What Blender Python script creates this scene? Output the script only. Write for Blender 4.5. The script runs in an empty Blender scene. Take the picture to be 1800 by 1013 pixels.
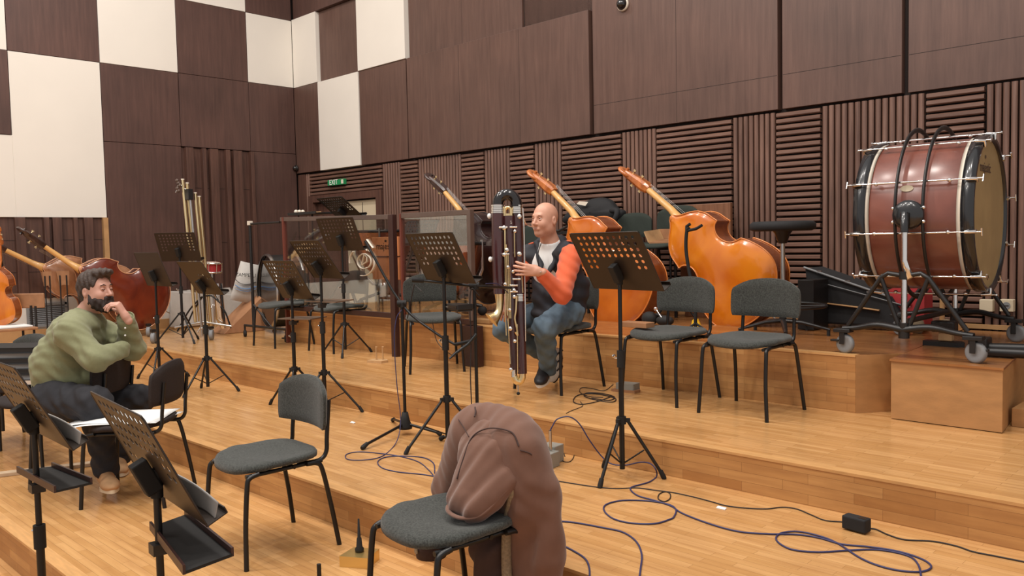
import bpy, math, random
import numpy as np
from mathutils import Vector, Matrix, Euler, noise as mnoise
random.seed(7)
PI = math.pi
# ---------------------------------------------------------------- camera
CZ = 1.64
FPX, YAW, PITCH, ROLL = 1466.0, -0.77311514, -0.05557284, -0.02130255
def _basis():
    cy, sy, cp, sp = math.cos(YAW), math.sin(YAW), math.cos(PITCH), math.sin(PITCH)
    f = Vector((sy*cp, cy*cp, sp)); r = Vector((cy, -sy, 0)); u = r.cross(f)
    r2 = math.cos(ROLL)*r + math.sin(ROLL)*u; u2 = -math.sin(ROLL)*r + math.cos(ROLL)*u
    return r2, u2, f
RV, UV, FV = _basis()
CAM = Vector((0, 0, CZ))
sc = bpy.context.scene
cd = bpy.data.cameras.new('camera'); co = bpy.data.objects.new('camera', cd)
sc.collection.objects.link(co); sc.camera = co
cd.sensor_fit = 'HORIZONTAL'; cd.sensor_width = 36; cd.lens = FPX/1800*36
cd.clip_start = .05; cd.clip_end = 100
co.matrix_world = Matrix(((RV.x, UV.x, -FV.x, CAM.x), (RV.y, UV.y, -FV.y, CAM.y), (RV.z, UV.z, -FV.z, CAM.z), (0, 0, 0, 1)))
# ---------------------------------------------------------------- world, lamps, exposure
w = bpy.data.worlds.new('world'); sc.world = w; w.use_nodes = True
w.node_tree.nodes['Background'].inputs[0].default_value = (1.0, .95, .92, 1)
w.node_tree.nodes['Background'].inputs[1].default_value = .62
def lamp(x, y, z, power, size, tx, ty, tz, col=(1, .93, .86)):
    l = bpy.data.lights.new('ceiling_lamp', 'AREA'); l.shape = 'DISK'; l.size = size; l.energy = power; l.color = col
    o = bpy.data.objects.new('ceiling_lamp', l); sc.collection.objects.link(o); o.location = (x, y, z)
    o.rotation_euler = (Vector((tx, ty, tz))-Vector((x, y, z))).to_track_quat('-Z', 'Y').to_euler()
    o['label'] = 'ceiling spot lamp above the stage'; o['category'] = 'lamp'; o['group'] = 'ceiling spot lamps'
for x, y in [(-9, 3.2), (-6.4, 3.4), (-3.8, 3.2), (-1.4, 3.4), (-7.8, .6), (-5, .4), (-2.2, .6), (-3.2, -1.8), (-6.4, -1.8), (0.4, 1.2)]:
    lamp(x, y, 7.6, 95, .45, x-.3, y+.8, 0)
sc.view_settings.view_transform = 'Standard'; sc.view_settings.look = 'None'
sc.view_settings.exposure = 0.0; sc.view_settings.gamma = 1; sc.view_settings.use_curve_mapping = False

# ---------------------------------------------------------------- placing helpers
def ray(px, py): return FV + RV*((px-900)/FPX) - UV*((py-506.5)/FPX)
def on(px, py, z): r = ray(px, py); return CAM + r*((z-CZ)/r.z)
def atY(px, py, Y): r = ray(px, py); return CAM + r*(Y/r.y)
def atX(px, py, X): r = ray(px, py); return CAM + r*(X/r.x)
def K(px, py, d): return CAM + ray(px, py)*d
def proj(p):
    d = Vector(p)-CAM; c = d.dot(FV); return 900+FPX*d.dot(RV)/c, 506.5-FPX*d.dot(UV)/c
def zfor(x, y, py):
    a, b = -1.0, 6.0
    for _ in range(40):
        m = (a+b)/2
        if proj((x, y, m))[1] > py: a = m
        else: b = m
    return m
FL, T0, T1, T2, T3 = 0.0, .19, .38, .57, .92

# ---------------------------------------------------------------- mesh helpers
def V(*a): return Vector(a)
def crom(pts, n=6, closed=False):
    pts = [Vector(p) for p in pts]; out = []; N = len(pts)
    rng = range(N if closed else N-1)
    for i in rng:
        p1, p2 = pts[i], pts[(i+1) % N]
        p0 = pts[(i-1) % N] if (closed or i > 0) else p1*2-p2
        p3 = pts[(i+2) % N] if (closed or i+2 < N) else p2*2-p1
        for k in range(n):
            t = k/n
            out.append(.5*((2*p1)+(p2-p0)*t+(2*p0-5*p1+4*p2-p3)*t*t+(3*p1-p0-3*p2+p3)*t**3))
    if not closed: out.append(pts[-1])
    return out
class MB:
    def __init__(s): s.v = []; s.f = []; s.sm = []
    def add(s, vs, fs, smooth=False, M=None):
        o = len(s.v)
        s.v += [tuple(M @ Vector(v)) if M is not None else tuple(v) for v in vs]
        s.f += [tuple(i+o for i in f) for f in fs]; s.sm += [smooth]*len(fs)
        return s
    def box(s, c, size, M=None, rz=0):
        x, y, z = [a/2 for a in size]; c = Vector(c)
        R = Matrix.Rotation(rz, 3, 'Z')
        vs = [c + R @ Vector((sx*x, sy*y, sz*z)) for sz in (-1, 1) for sy in (-1, 1) for sx in (-1, 1)]
        return s.add(vs, [(0, 2, 3, 1), (4, 5, 7, 6), (0, 1, 5, 4), (1, 3, 7, 5), (3, 2, 6, 7), (2, 0, 4, 6)], False, M)
    def span(s, x0, x1, y0, y1, z0, z1, M=None):
        return s.box(((x0+x1)/2, (y0+y1)/2, (z0+z1)/2), (abs(x1-x0), abs(y1-y0), abs(z1-z0)), M)
    def tube(s, pts, r, n=10, closed=False, M=None, flat=None):
        pts = [Vector(p) for p in pts]; N = len(pts)
        rs = r if isinstance(r, (list, tuple)) else [r]*N
        vs = []; prev = None
        for i, p in enumerate(pts):
            if closed: t = pts[(i+1) % N]-pts[i-1]
            else: t = pts[min(i+1, N-1)]-pts[max(i-1, 0)]
            if t.length < 1e-9: t = Vector((0, 0, 1))
            t.normalize()
            if prev is None:
                a = Vector((0, 0, 1)) if abs(t.z) < .9 else Vector((1, 0, 0))
                nrm = t.cross(a).normalized()
            else:
                nrm = prev-t*prev.dot(t)
                nrm = nrm.normalized() if nrm.length > 1e-6 else t.orthogonal().normalized()
            prev = nrm; b = t.cross(nrm)
            fl = 1 if flat is None else flat
            for k in range(n):
                a = 2*PI*k/n; vs.append(p+nrm*math.cos(a)*rs[i]+b*math.sin(a)*rs[i]*fl)
        fs = []
        for i in range(N if closed else N-1):
            j = (i+1) % N
            for k in range(n):
                l = (k+1) % n; fs.append((i*n+k, i*n+l, j*n+l, j*n+k))
        s.add(vs, fs, True, M)
        if not closed:
            s.add([vs[k] for k in range(n)], [tuple(range(n))[::-1]], False, M)
            s.add([vs[(N-1)*n+k] for k in range(n)], [tuple(range(n))], False, M)
        return s
    def rod(s, a, b, r, n=10, M=None): return s.tube([a, b], r, n, M=M)
    def lathe(s, prof, n=24, M=None, smooth=True, a0=0, a1=2*PI):
        full = abs(a1-a0-2*PI) < 1e-6; m = n if full else n+1
        vs = [(r*math.cos(a0+(a1-a0)*k/n), r*math.sin(a0+(a1-a0)*k/n), z) for r, z in prof for k in range(m)]
        fs = []
        for i in range(len(prof)-1):
            for k in range(n):
                l = (k+1) % m; fs.append((i*m+k, i*m+l, (i+1)*m+l, (i+1)*m+k))
        return s.add(vs, fs, smooth, M)
    def disc(s, r, z, n=24, M=None, up=True):
        vs = [(r*math.cos(2*PI*k/n), r*math.sin(2*PI*k/n), z) for k in range(n)]
        return s.add(vs, [tuple(range(n)) if up else tuple(range(n))[::-1]], False, M)
    def cyl(s, r, z0, z1, n=20, M=None):
        s.lathe([(r, z0), (r, z1)], n, M); s.disc(r, z1, n, M); return s.disc(r, z0, n, M, False)
    def prism(s, poly, z0, z1, M=None, smooth=False):
        n = len(poly); vs = [(p[0], p[1], z0) for p in poly]+[(p[0], p[1], z1) for p in poly]
        s.add(vs, [(i, (i+1) % n, n+(i+1) % n, n+i) for i in range(n)], smooth, M)
        s.add(vs[:n], [tuple(range(n))[::-1]], False, M); return s.add(vs[n:], [tuple(range(n))], False, M)
    def ball(s, c, r, sc_=(1, 1, 1), n=14, m=8, M=None, R=None):
        vs = []; c = Vector(c)
        for i in range(m+1):
            th = PI*i/m
            for k in range(n):
                a = 2*PI*k/n; q = Vector((r*sc_[0]*math.sin(th)*math.cos(a), r*sc_[1]*math.sin(th)*math.sin(a), r*sc_[2]*math.cos(th)))
                vs.append(c+(R @ q if R is not None else q))
        fs = []
        for i in range(m):
            for k in range(n):
                l = (k+1) % n; fs.append((i*n+k, (i+1)*n+k, (i+1)*n+l, i*n+l))
        return s.add(vs, fs, True, M)
    def build(s, name, mat, parent=None, world=False, bevel=0, seg=2, keep=False):
        off = Vector((0, 0, 0))
        if parent is not None and world: off = abs_loc(parent)
        elif parent is None and not keep:
            xs = [v[0] for v in s.v]; ys = [v[1] for v in s.v]; zs = [v[2] for v in s.v]
            off = Vector(((min(xs)+max(xs))/2, (min(ys)+max(ys))/2, min(zs)))
        me = bpy.data.meshes.new(name)
        me.from_pydata([(v[0]-off.x, v[1]-off.y, v[2]-off.z) for v in s.v], [], s.f)
        me.polygons.foreach_set('use_smooth', s.sm); me.validate(); me.update()
        me.materials.append(mat)
        o = bpy.data.objects.new(name, me); sc.collection.objects.link(o)
        if parent is not None: o.parent = parent
        else: o.location = off
        if bevel:
            b = o.modifiers.new('bevel', 'BEVEL'); b.width = bevel; b.segments = seg; b.limit_method = 'ANGLE'; b.angle_limit = .7
        return o
def abs_loc(o):
    l = Vector(o.location)
    while o.parent: o = o.parent; l += Vector(o.location)
    return l
def tag(o, label=None, cat=None, group=None, kind=None):
    if label: o['label'] = label
    if cat: o['category'] = cat
    if group: o['group'] = group
    if kind: o['kind'] = kind
    return o
def thing(name, label, cat, loc=(0, 0, 0), rz=0, group=None):
    o = bpy.data.objects.new(name, None); sc.collection.objects.link(o); o.empty_display_size = .1
    o.location = loc; o.rotation_euler = (0, 0, rz); return tag(o, label, cat, group)
KIDS = {}
def kids(r): return [o for o in bpy.data.objects if o.parent == r]
def dup(r, loc, rz, label, group=None):
    def cp(o, par):
        c = o.copy(); sc.collection.objects.link(c)
        if par is not None: c.parent = par
        for g in kids(o): cp(g, c)
        return c
    c = cp(r, None); c.location = loc; c.rotation_euler = (0, 0, rz); c['label'] = label
    if group: c['group'] = group
    return c
def struct(mb, name, mat, parent=None, bevel=0):
    o = mb.build(name, mat, parent, keep=True, bevel=bevel)
    if parent is None: o['kind'] = 'structure'
    return o
def frame(o, x, y, z):   # matrix from origin and three axes
    o, x, y, z = map(Vector, (o, x, y, z))
    return Matrix(((x.x, y.x, z.x, o.x), (x.y, y.y, z.y, o.y), (x.z, y.z, z.z, o.z), (0, 0, 0, 1)))
def aim(o, z, xh=None):  # frame at o whose z axis points along z
    z = Vector(z).normalized(); xh = Vector(xh) if xh is not None else (Vector((1, 0, 0)) if abs(z.x) < .9 else Vector((0, 1, 0)))
    y = z.cross(xh).normalized(); x = y.cross(z); return frame(o, x, y, z)
def text_mesh(name, s, size, mat, parent, M, ext=.0006):
    cu = bpy.data.curves.new(name, 'FONT'); cu.body = s; cu.size = size; cu.extrude = ext; cu.align_x = 'CENTER'; cu.align_y = 'CENTER'; cu.resolution_u = 3
    t = bpy.data.objects.new(name+'_tmp', cu); sc.collection.objects.link(t)
    dg = bpy.context.evaluated_depsgraph_get(); dg.update()
    me = bpy.data.meshes.new_from_object(t.evaluated_get(dg)); me.transform(M); me.name = name
    bpy.data.objects.remove(t); bpy.data.curves.remove(cu)
    me.materials.clear(); me.materials.append(mat)
    o = bpy.data.objects.new(name, me); sc.collection.objects.link(o); o.parent = parent
    return o

# ---------------------------------------------------------------- materials
def newmat(name):
    m = bpy.data.materials.new(name); m.use_nodes = True; nt = m.node_tree
    return m, nt, nt.nodes['Principled BSDF']
def srgb(r, g, b):
    f = lambda c: (c/255/12.92) if c/255 <= .04045 else ((c/255+.055)/1.055)**2.4
    return (f(r), f(g), f(b))
def nd(nt, t, **kw):
    n = nt.nodes.new(t)
    for k, v in kw.items(): setattr(n, k, v)
    return n
def plain(name, col, rough=.5, metal=0, var=.0, scale=20, bump=0, bscale=60, coat=0, spec=.5, sheen=0, stretch=(1, 1, 1), bdist=.01, coord='Object'):
    m, nt, b = newmat(name); L = nt.links.new
    b.inputs['Base Color'].default_value = (*col, 1); b.inputs['Roughness'].default_value = rough
    b.inputs['Metallic'].default_value = metal; b.inputs['Coat Weight'].default_value = coat; b.inputs['Coat Roughness'].default_value = .08
    b.inputs['Specular IOR Level'].default_value = spec; b.inputs['Sheen Weight'].default_value = sheen
    tc = nd(nt, 'ShaderNodeTexCoord'); mp = nd(nt, 'ShaderNodeMapping'); mp.inputs['Scale'].default_value = stretch
    L(tc.outputs[coord], mp.inputs[0])
    if var:
        n = nd(nt, 'ShaderNodeTexNoise'); n.inputs['Scale'].default_value = scale; n.inputs['Detail'].default_value = 5
        L(mp.outputs[0], n.inputs['Vector'])
        r = nd(nt, 'ShaderNodeValToRGB'); r.color_ramp.elements[0].position = .3; r.color_ramp.elements[1].position = .7
        r.color_ramp.elements[0].color = (*[c*(1-var) for c in col], 1); r.color_ramp.elements[1].color = (*[min(1, c*(1+var)) for c in col], 1)
        L(n.outputs['Fac'], r.inputs[0]); L(r.outputs[0], b.inputs['Base Color'])
    if bump:
        n2 = nd(nt, 'ShaderNodeTexNoise'); n2.inputs['Scale'].default_value = bscale; n2.inputs['Detail'].default_value = 4
        L(mp.outputs[0], n2.inputs['Vector'])
        bp = nd(nt, 'ShaderNodeBump'); bp.inputs['Strength'].default_value = bump; bp.inputs['Distance'].default_value = bdist
        L(n2.outputs['Fac'], bp.inputs['Height']); L(bp.outputs[0], b.inputs['Normal'])
    return m
def parquet(name, c1, c2, c3, vertical=False, rough=.13, bw=.32, rh=.042, coat=.0):
    m, nt, b = newmat(name); L = nt.links.new
    tc = nd(nt, 'ShaderNodeTexCoord'); mp = nd(nt, 'ShaderNodeMapping')
    if vertical: mp.inputs['Rotation'].default_value = (PI/2, 0, 0)
    L(tc.outputs['Object'], mp.inputs[0])
    br = nd(nt, 'ShaderNodeTexBrick'); br.offset = .37; br.squash = 1
    br.inputs['Scale'].default_value = 1; br.inputs['Brick Width'].default_value = bw; br.inputs['Row Height'].default_value = rh
    br.inputs['Mortar Size'].default_value = .0008; br.inputs['Mortar Smooth'].default_value = .2
    br.inputs['Color1'].default_value = (*c1, 1); br.inputs['Color2'].default_value = (*c2, 1); br.inputs['Mortar'].default_value = (*[c*.55 for c in c2], 1)
    L(mp.outputs[0], br.inputs['Vector'])
    mp2 = nd(nt, 'ShaderNodeMapping'); mp2.inputs['Scale'].default_value = (1.3, 16, 16); L(mp.outputs[0], mp2.inputs[0])
    n = nd(nt, 'ShaderNodeTexNoise'); n.inputs['Scale'].default_value = 2.2; n.inputs['Detail'].default_value = 6; L(mp2.outputs[0], n.inputs['Vector'])
    r = nd(nt, 'ShaderNodeValToRGB'); r.color_ramp.elements[0].position = .35; r.color_ramp.elements[1].position = .72
    r.color_ramp.elements[0].color = (0, 0, 0, 1); r.color_ramp.elements[1].color = (1, 1, 1, 1); L(n.outputs['Fac'], r.inputs[0])
    mx = nd(nt, 'ShaderNodeMix', data_type='RGBA'); mx.inputs['B'].default_value = (*c3, 1)
    mf = nd(nt, 'ShaderNodeMath', operation='MULTIPLY'); mf.inputs[1].default_value = .5; L(r.outputs[0], mf.inputs[0])
    L(mf.outputs[0], mx.inputs['Factor']); L(br.outputs['Color'], mx.inputs['A'])
    # worn patches
    n3 = nd(nt, 'ShaderNodeTexNoise'); n3.inputs['Scale'].default_value = 1.1; n3.inputs['Detail'].default_value = 8; n3.inputs['Roughness'].default_value = .65; L(mp.outputs[0], n3.inputs['Vector'])
    r3 = nd(nt, 'ShaderNodeValToRGB'); r3.color_ramp.elements[0].position = .52; r3.color_ramp.elements[1].position = .78
    r3.color_ramp.elements[0].color = (1, 1, 1, 1); r3.color_ramp.elements[1].color = (.8, .74, .68, 1); L(n3.outputs['Fac'], r3.inputs[0])
    mm = nd(nt, 'ShaderNodeMix', data_type='RGBA', blend_type='MULTIPLY'); mm.inputs['Factor'].default_value = 1
    L(mx.outputs['Result'], mm.inputs['A']); L(r3.outputs[0], mm.inputs['B']); L(mm.outputs['Result'], b.inputs['Base Color'])
    rr = nd(nt, 'ShaderNodeMapRange'); rr.inputs['To Min'].default_value = rough; rr.inputs['To Max'].default_value = rough+.16
    L(n3.outputs['Fac'], rr.inputs['Value']); L(rr.outputs[0], b.inputs['Roughness'])
    bp = nd(nt, 'ShaderNodeBump'); bp.inputs['Strength'].default_value = .25; bp.inputs['Distance'].default_value = .002
    L(br.outputs['Fac'], bp.inputs['Height']); bp.invert = True; L(bp.outputs[0], b.inputs['Normal'])
    b.inputs['Specular IOR Level'].default_value = .45
    return m
def veneer(name, c1, c2, rough=.42, axis='z', sc_=1.0):
    m, nt, b = newmat(name); L = nt.links.new
    tc = nd(nt, 'ShaderNodeTexCoord'); mp = nd(nt, 'ShaderNodeMapping')
    mp.inputs['Scale'].default_value = {'z': (14, 14, .9), 'x': (.9, 14, 14), 'y': (14, .9, 14)}[axis]
    L(tc.outputs['Object'], mp.inputs[0])
    n = nd(nt, 'ShaderNodeTexNoise'); n.inputs['Scale'].default_value = 2*sc_; n.inputs['Detail'].default_value = 8; n.inputs['Roughness'].default_value = .62; n.inputs['Distortion'].default_value = .3
    L(mp.outputs[0], n.inputs['Vector'])
    r = nd(nt, 'ShaderNodeValToRGB'); r.color_ramp.elements[0].position = .3; r.color_ramp.elements[1].position = .74
    r.color_ramp.elements[0].color = (*c1, 1); r.color_ramp.elements[1].color = (*c2, 1)
    L(n.outputs['Fac'], r.inputs[0])
    n2 = nd(nt, 'ShaderNodeTexNoise'); n2.inputs['Scale'].default_value = 1.3; n2.inputs['Detail'].default_value = 6; L(tc.outputs['Object'], n2.inputs['Vector'])
    r2 = nd(nt, 'ShaderNodeValToRGB'); r2.color_ramp.elements[0].position = .3; r2.color_ramp.elements[1].position = .7
    r2.color_ramp.elements[0].color = (.8, .8, .8, 1); r2.color_ramp.elements[1].color = (1.1, 1.08, 1.06, 1); L(n2.outputs['Fac'], r2.inputs[0])
    mm = nd(nt, 'ShaderNodeMix', data_type='RGBA', blend_type='MULTIPLY'); mm.inputs['Factor'].default_value = 1
    L(r.outputs[0], mm.inputs['A']); L(r2.outputs[0], mm.inputs['B']); L(mm.outputs['Result'], b.inputs['Base Color'])
    bp = nd(nt, 'ShaderNodeBump'); bp.inputs['Strength'].default_value = .12; bp.inputs['Distance'].default_value = .003
    L(n.outputs['Fac'], bp.inputs['Height']); L(bp.outputs[0], b.inputs['Normal'])
    b.inputs['Roughness'].default_value = rough
    return m
def varnish(name, c1, c2, scale=3.0, rough=.16):
    m, nt, b = newmat(name); L = nt.links.new
    tc = nd(nt, 'ShaderNodeTexCoord'); mp = nd(nt, 'ShaderNodeMapping'); mp.inputs['Scale'].default_value = (1, 1.8, 1)
    L(tc.outputs['Object'], mp.inputs[0])
    n = nd(nt, 'ShaderNodeTexNoise'); n.inputs['Scale'].default_value = scale; n.inputs['Detail'].default_value = 5; n.inputs['Distortion'].default_value = .8; L(mp.outputs[0], n.inputs['Vector'])
    r = nd(nt, 'ShaderNodeValToRGB'); r.color_ramp.elements[0].position = .32; r.color_ramp.elements[1].position = .68
    r.color_ramp.elements[0].color = (*c1, 1); r.color_ramp.elements[1].color = (*c2, 1); L(n.outputs['Fac'], r.inputs[0])
    L(r.outputs[0], b.inputs['Base Color']); b.inputs['Roughness'].default_value = rough+.12
    b.inputs['Coat Weight'].default_value = .8; b.inputs['Coat Roughness'].default_value = rough
    return m
M = {}
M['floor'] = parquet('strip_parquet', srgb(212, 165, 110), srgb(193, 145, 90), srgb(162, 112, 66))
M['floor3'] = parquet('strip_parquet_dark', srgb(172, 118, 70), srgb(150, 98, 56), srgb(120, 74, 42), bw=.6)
M['riser'] = parquet('riser_blocks', srgb(204, 154, 96), srgb(180, 128, 74), srgb(150, 100, 58), vertical=True, bw=.34, rh=.048, rough=.36)
M['edge'] = plain('worn_edge_wood', srgb(200, 152, 97), .4, var=.12, scale=9, stretch=(1, 8, 8))
M['box'] = plain('plywood_box', srgb(176, 130, 82), .5, var=.12, scale=6, stretch=(1, 1, 3), bump=.05)
M['panel'] = veneer('dark_panel_veneer', srgb(86, 62, 54), srgb(104, 78, 68))
M['panel2'] = veneer('dark_panel_veneer_left', srgb(76, 53, 47), srgb(94, 67, 59), rough=.5)
M['slat'] = veneer('slat_wood', srgb(92, 66, 56), srgb(136, 104, 90), axis='z', rough=.42)
M['slath'] = veneer('slat_wood_level', srgb(92, 66, 56), srgb(136, 104, 90), axis='x', rough=.42)
M['board'] = veneer('board_wood', srgb(72, 48, 41), srgb(104, 73, 61), axis='z', rough=.5)
M['gap'] = plain('dark_gap', srgb(34, 22, 18), .8)
M['white'] = plain('white_panel', srgb(226, 220, 210), .6, var=.02, scale=2)
M['whitewall'] = plain('white_plaster', srgb(214, 208, 200), .7, var=.04, scale=5)
M['batten'] = plain('pale_batten', srgb(180, 138, 92), .5, var=.1, scale=8)
M['fabric'] = plain('grey_chair_fabric', srgb(61, 63, 60), .95, var=.5, scale=150, bump=.5, bscale=500, bdist=.002, sheen=.2, spec=.2)
M['fabric2'] = plain('green_grey_fabric', srgb(56, 62, 57), .95, var=.15, scale=260, bump=.4, bscale=500, bdist=.002, spec=.2)
M['fabdark'] = plain('charcoal_fabric', srgb(52, 46, 45), .95, var=.15, scale=200, bump=.3, bscale=400, bdist=.002, spec=.2)
M['frame'] = plain('black_tube', srgb(24, 23, 23), .35, metal=.2)
M['black'] = plain('black_metal', srgb(26, 24, 24), .42, var=.1, scale=30)
M['desk'] = plain('black_desk_sheet', srgb(54, 45, 39), .42, metal=.4, var=.06, scale=8)
M['rubber'] = plain('black_rubber', srgb(22, 21, 21), .75)
M['chrome'] = plain('chrome', (.82, .8, .78), .14, metal=1)
M['steel'] = plain('steel', (.55, .54, .53), .28, metal=1)
M['gold'] = plain('gold_plate', (.86, .66, .36), .22, metal=1)
M['brass'] = plain('brass_tube', (.88, .72, .42), .3, metal=1)
M['silver'] = plain('silver_keys', (.86, .82, .76), .18, metal=1)
M['maroon'] = varnish('maroon_maple', srgb(52, 20, 22), srgb(68, 28, 30), 5, .12)
M['ebony'] = plain('black_gloss', srgb(20, 16, 16), .14, coat=.6)
M['skin'] = plain('skin', srgb(204, 152, 128), .5, var=.06, scale=25, bump=.08, bscale=200, bdist=.001)
M['skin2'] = plain('skin_pale', srgb(196, 148, 130), .5, var=.05, scale=30, bump=.08, bscale=200, bdist=.001)
M['hair'] = plain('dark_brown_hair', srgb(62, 48, 41), .65, var=.35, scale=60, bump=.9, bscale=90, bdist=.006, stretch=(1, 1, 3))
M['beard'] = plain('beard_hair', srgb(48, 35, 31), .75, var=.3, scale=90, bump=.8, bscale=160, bdist=.004)
M['shirt'] = plain('olive_cotton', srgb(128, 130, 98), .85, var=.05, scale=60, sheen=.15, spec=.25)
M['jeansdark'] = plain('dark_denim', srgb(46, 46, 50), .85, var=.18, scale=14, spec=.25)
M['jeans'] = plain('blue_denim', srgb(92, 110, 124), .85, var=.28, scale=9, spec=.25)
M['vest'] = plain('navy_quilt', srgb(32, 33, 41), .7, var=.1, scale=9)
M['orange'] = plain('orange_fleece', srgb(210, 94, 54), .85, var=.06, scale=20, sheen=.2)
M['tee'] = plain('white_cotton', srgb(232, 232, 230), .85)
M['boot'] = plain('tan_suede', srgb(184, 144, 104), .85, var=.1, scale=30)
M['sole'] = plain('pale_sole', srgb(214, 196, 168), .7)
M['shoewhite'] = plain('white_leather', srgb(222, 216, 204), .5)
M['shoeblack'] = plain('black_leather', srgb(36, 32, 34), .5)
M['coat'] = plain('brown_softshell', srgb(112, 80, 66), .85, var=.06, scale=20, sheen=.25, spec=.25)
M['fleece'] = plain('grey_fleece', srgb(140, 122, 98), .95, var=.2, scale=120, bump=.8, bscale=180, bdist=.004)
M['coatdark'] = plain('brown_lining', srgb(64, 46, 42), .9, var=.1, scale=40)
M['paper'] = plain('white_paper', srgb(236, 236, 234), .7)
M['greypaper'] = plain('grey_card', srgb(150, 146, 142), .6)
M['blue'] = plain('blue_cable', srgb(48, 50, 92), .5)
M['cable'] = plain('black_cable', srgb(34, 28, 28), .55)
M['goldbox'] = plain('gold_metal_box', (.72, .52, .2), .3, metal=.85)
M['woodblock'] = plain('bare_wood', srgb(190, 152, 108), .6, var=.12, scale=12)
M['woodtop'] = plain('brown_board', srgb(156, 112, 78), .55, var=.14, scale=12)
M['boardlam'] = veneer('laminated_board', srgb(112, 74, 52), srgb(146, 102, 74), axis='z')
M['red'] = plain('red_fabric_case', srgb(170, 44, 48), .7, var=.08)
M['drumred'] = varnish('drum_shell_veneer', srgb(104, 54, 42), srgb(130, 74, 60), 4, .25)
M['skinhead'] = plain('natural_drumhead', srgb(164, 140, 98), .6, var=.1, scale=5, bump=.05)
M['hoopblack'] = plain('black_hoop', srgb(26, 27, 30), .25, coat=.5)
M['hoopwhite'] = plain('ivory_binding', srgb(222, 212, 196), .4)
M['copper'] = plain('copper_bowl', (.85, .42, .26), .25, metal=1)
M['banner'] = plain('copper_sheet', srgb(226, 146, 96), .35, metal=.4)
M['grey'] = plain('grey_wheel', srgb(130, 132, 134), .6)
M['green'] = plain('exit_green', srgb(34, 140, 84), .5)
M['cream'] = plain('cream_paint', srgb(206, 192, 164), .6)
M['bag'] = plain('white_sack', srgb(196, 192, 186), .6, var=.04)
M['cardboard'] = plain('cardboard', srgb(174, 126, 90), .8)
M['yellow'] = plain('yellow_plastic', srgb(236, 190, 40), .5)
M['blackcase'] = plain('black_case_cloth', srgb(28, 28, 30), .8, var=.1, scale=40)
M['mid'] = plain('mid_grey_device', srgb(142, 140, 132), .5)
M['darkwood'] = plain('dark_stained_post', srgb(58, 34, 30), .4, var=.1, scale=10)
M['framegrey'] = plain('greyed_rail', srgb(92, 76, 68), .5, var=.1, scale=10)
M['warmpost'] = plain('reddish_post', srgb(104, 50, 38), .4)
M['greystrip'] = plain('pale_strip', srgb(196, 170, 140), .6, var=.08)
def glass_mat():
    m, nt, b = newmat('clear_screen_glass'); L = nt.links.new
    nt.nodes.remove(b); out = nt.nodes['Material Output']
    tr = nd(nt, 'ShaderNodeBsdfTransparent'); tr.inputs[0].default_value = (.86, .87, .86, 1)
    gl = nd(nt, 'ShaderNodeBsdfGlossy'); gl.inputs['Roughness'].default_value = .02; gl.inputs['Color'].default_value = (.95, 1, .98, 1)
    lw = nd(nt, 'ShaderNodeLayerWeight'); lw.inputs[0].default_value = .5
    pw = nd(nt, 'ShaderNodeMath', operation='POWER'); pw.inputs[1].default_value = 2.0; L(lw.outputs['Facing'], pw.inputs[0])
    fr = nd(nt, 'ShaderNodeMath', operation='MULTIPLY_ADD'); fr.inputs[1].default_value = .75; fr.inputs[2].default_value = .09; L(pw.outputs[0], fr.inputs[0])
    ms = nd(nt, 'ShaderNodeMixShader'); L(fr.outputs[0], ms.inputs[0]); L(tr.outputs[0], ms.inputs[1]); L(gl.outputs[0], ms.inputs[2]); L(ms.outputs[0], out.inputs[0])
    return m
M['glass'] = glass_mat()
M['shelfwood'] = plain('grey_brown_shelf', srgb(112, 90, 72), .5, var=.1, scale=12)

# ---------------------------------------------------------------- the hall: tiers
def tier(name, x0, x1, y0, y1, z, mat, zb=-.05, poly=None):
    mb = MB()
    mb.prism(poly or [(x0, y0), (x1, y0), (x1, y1), (x0, y1)], zb, z-.0)
    return struct(mb, name, mat)
XL, XR = -11.19, 2.6
YB = 6.85
tier('floor', XL, XR, -4.0, 1.22, FL, M['floor'])
tier('floor', XL, XR, 1.22, 2.40, T0, M['floor'])
tier('floor', XL, XR, 2.40, 3.70, T1, M['floor'])
tier('floor', XL, XR, 3.70, YB, T2, M['floor'])
tier('floor', XL, -10.35, -1.0, 3.70, T2-.0, M['floor'])
T3POLY = [(-8.40, 4.97), (-1.99, 4.97), (-1.80, 5.22), (-1.92, YB), (-8.40, YB)]
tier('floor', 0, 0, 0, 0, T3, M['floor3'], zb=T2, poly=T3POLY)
for nm, y, z0, z1, x0, x1 in [('a', 1.22, FL, T0, XL, XR), ('b', 2.40, T0, T1, XL, XR), ('c', 3.70, T1, T2, XL, XR), ('d', 4.97, T2, T3, -8.40, -1.99)]:
    mb = MB().span(x0, x1, y-.012, y-.0005, z0, z1-.012)
    struct(mb, 'trim_1', M['riser'])
    mb = MB().span(x0, x1, y-.016, y+.05, z1-.012, z1+.001)
    struct(mb, 'trim_2', M['edge'])
# side of the upper platform, turned towards the box
mb = MB(); mb.prism([(-1.988, 4.958), (-1.788, 5.218), (-1.80, 5.225), (-1.995, 4.965)], T2, T3-.002); struct(mb, 'trim_3', M['box'])
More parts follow.
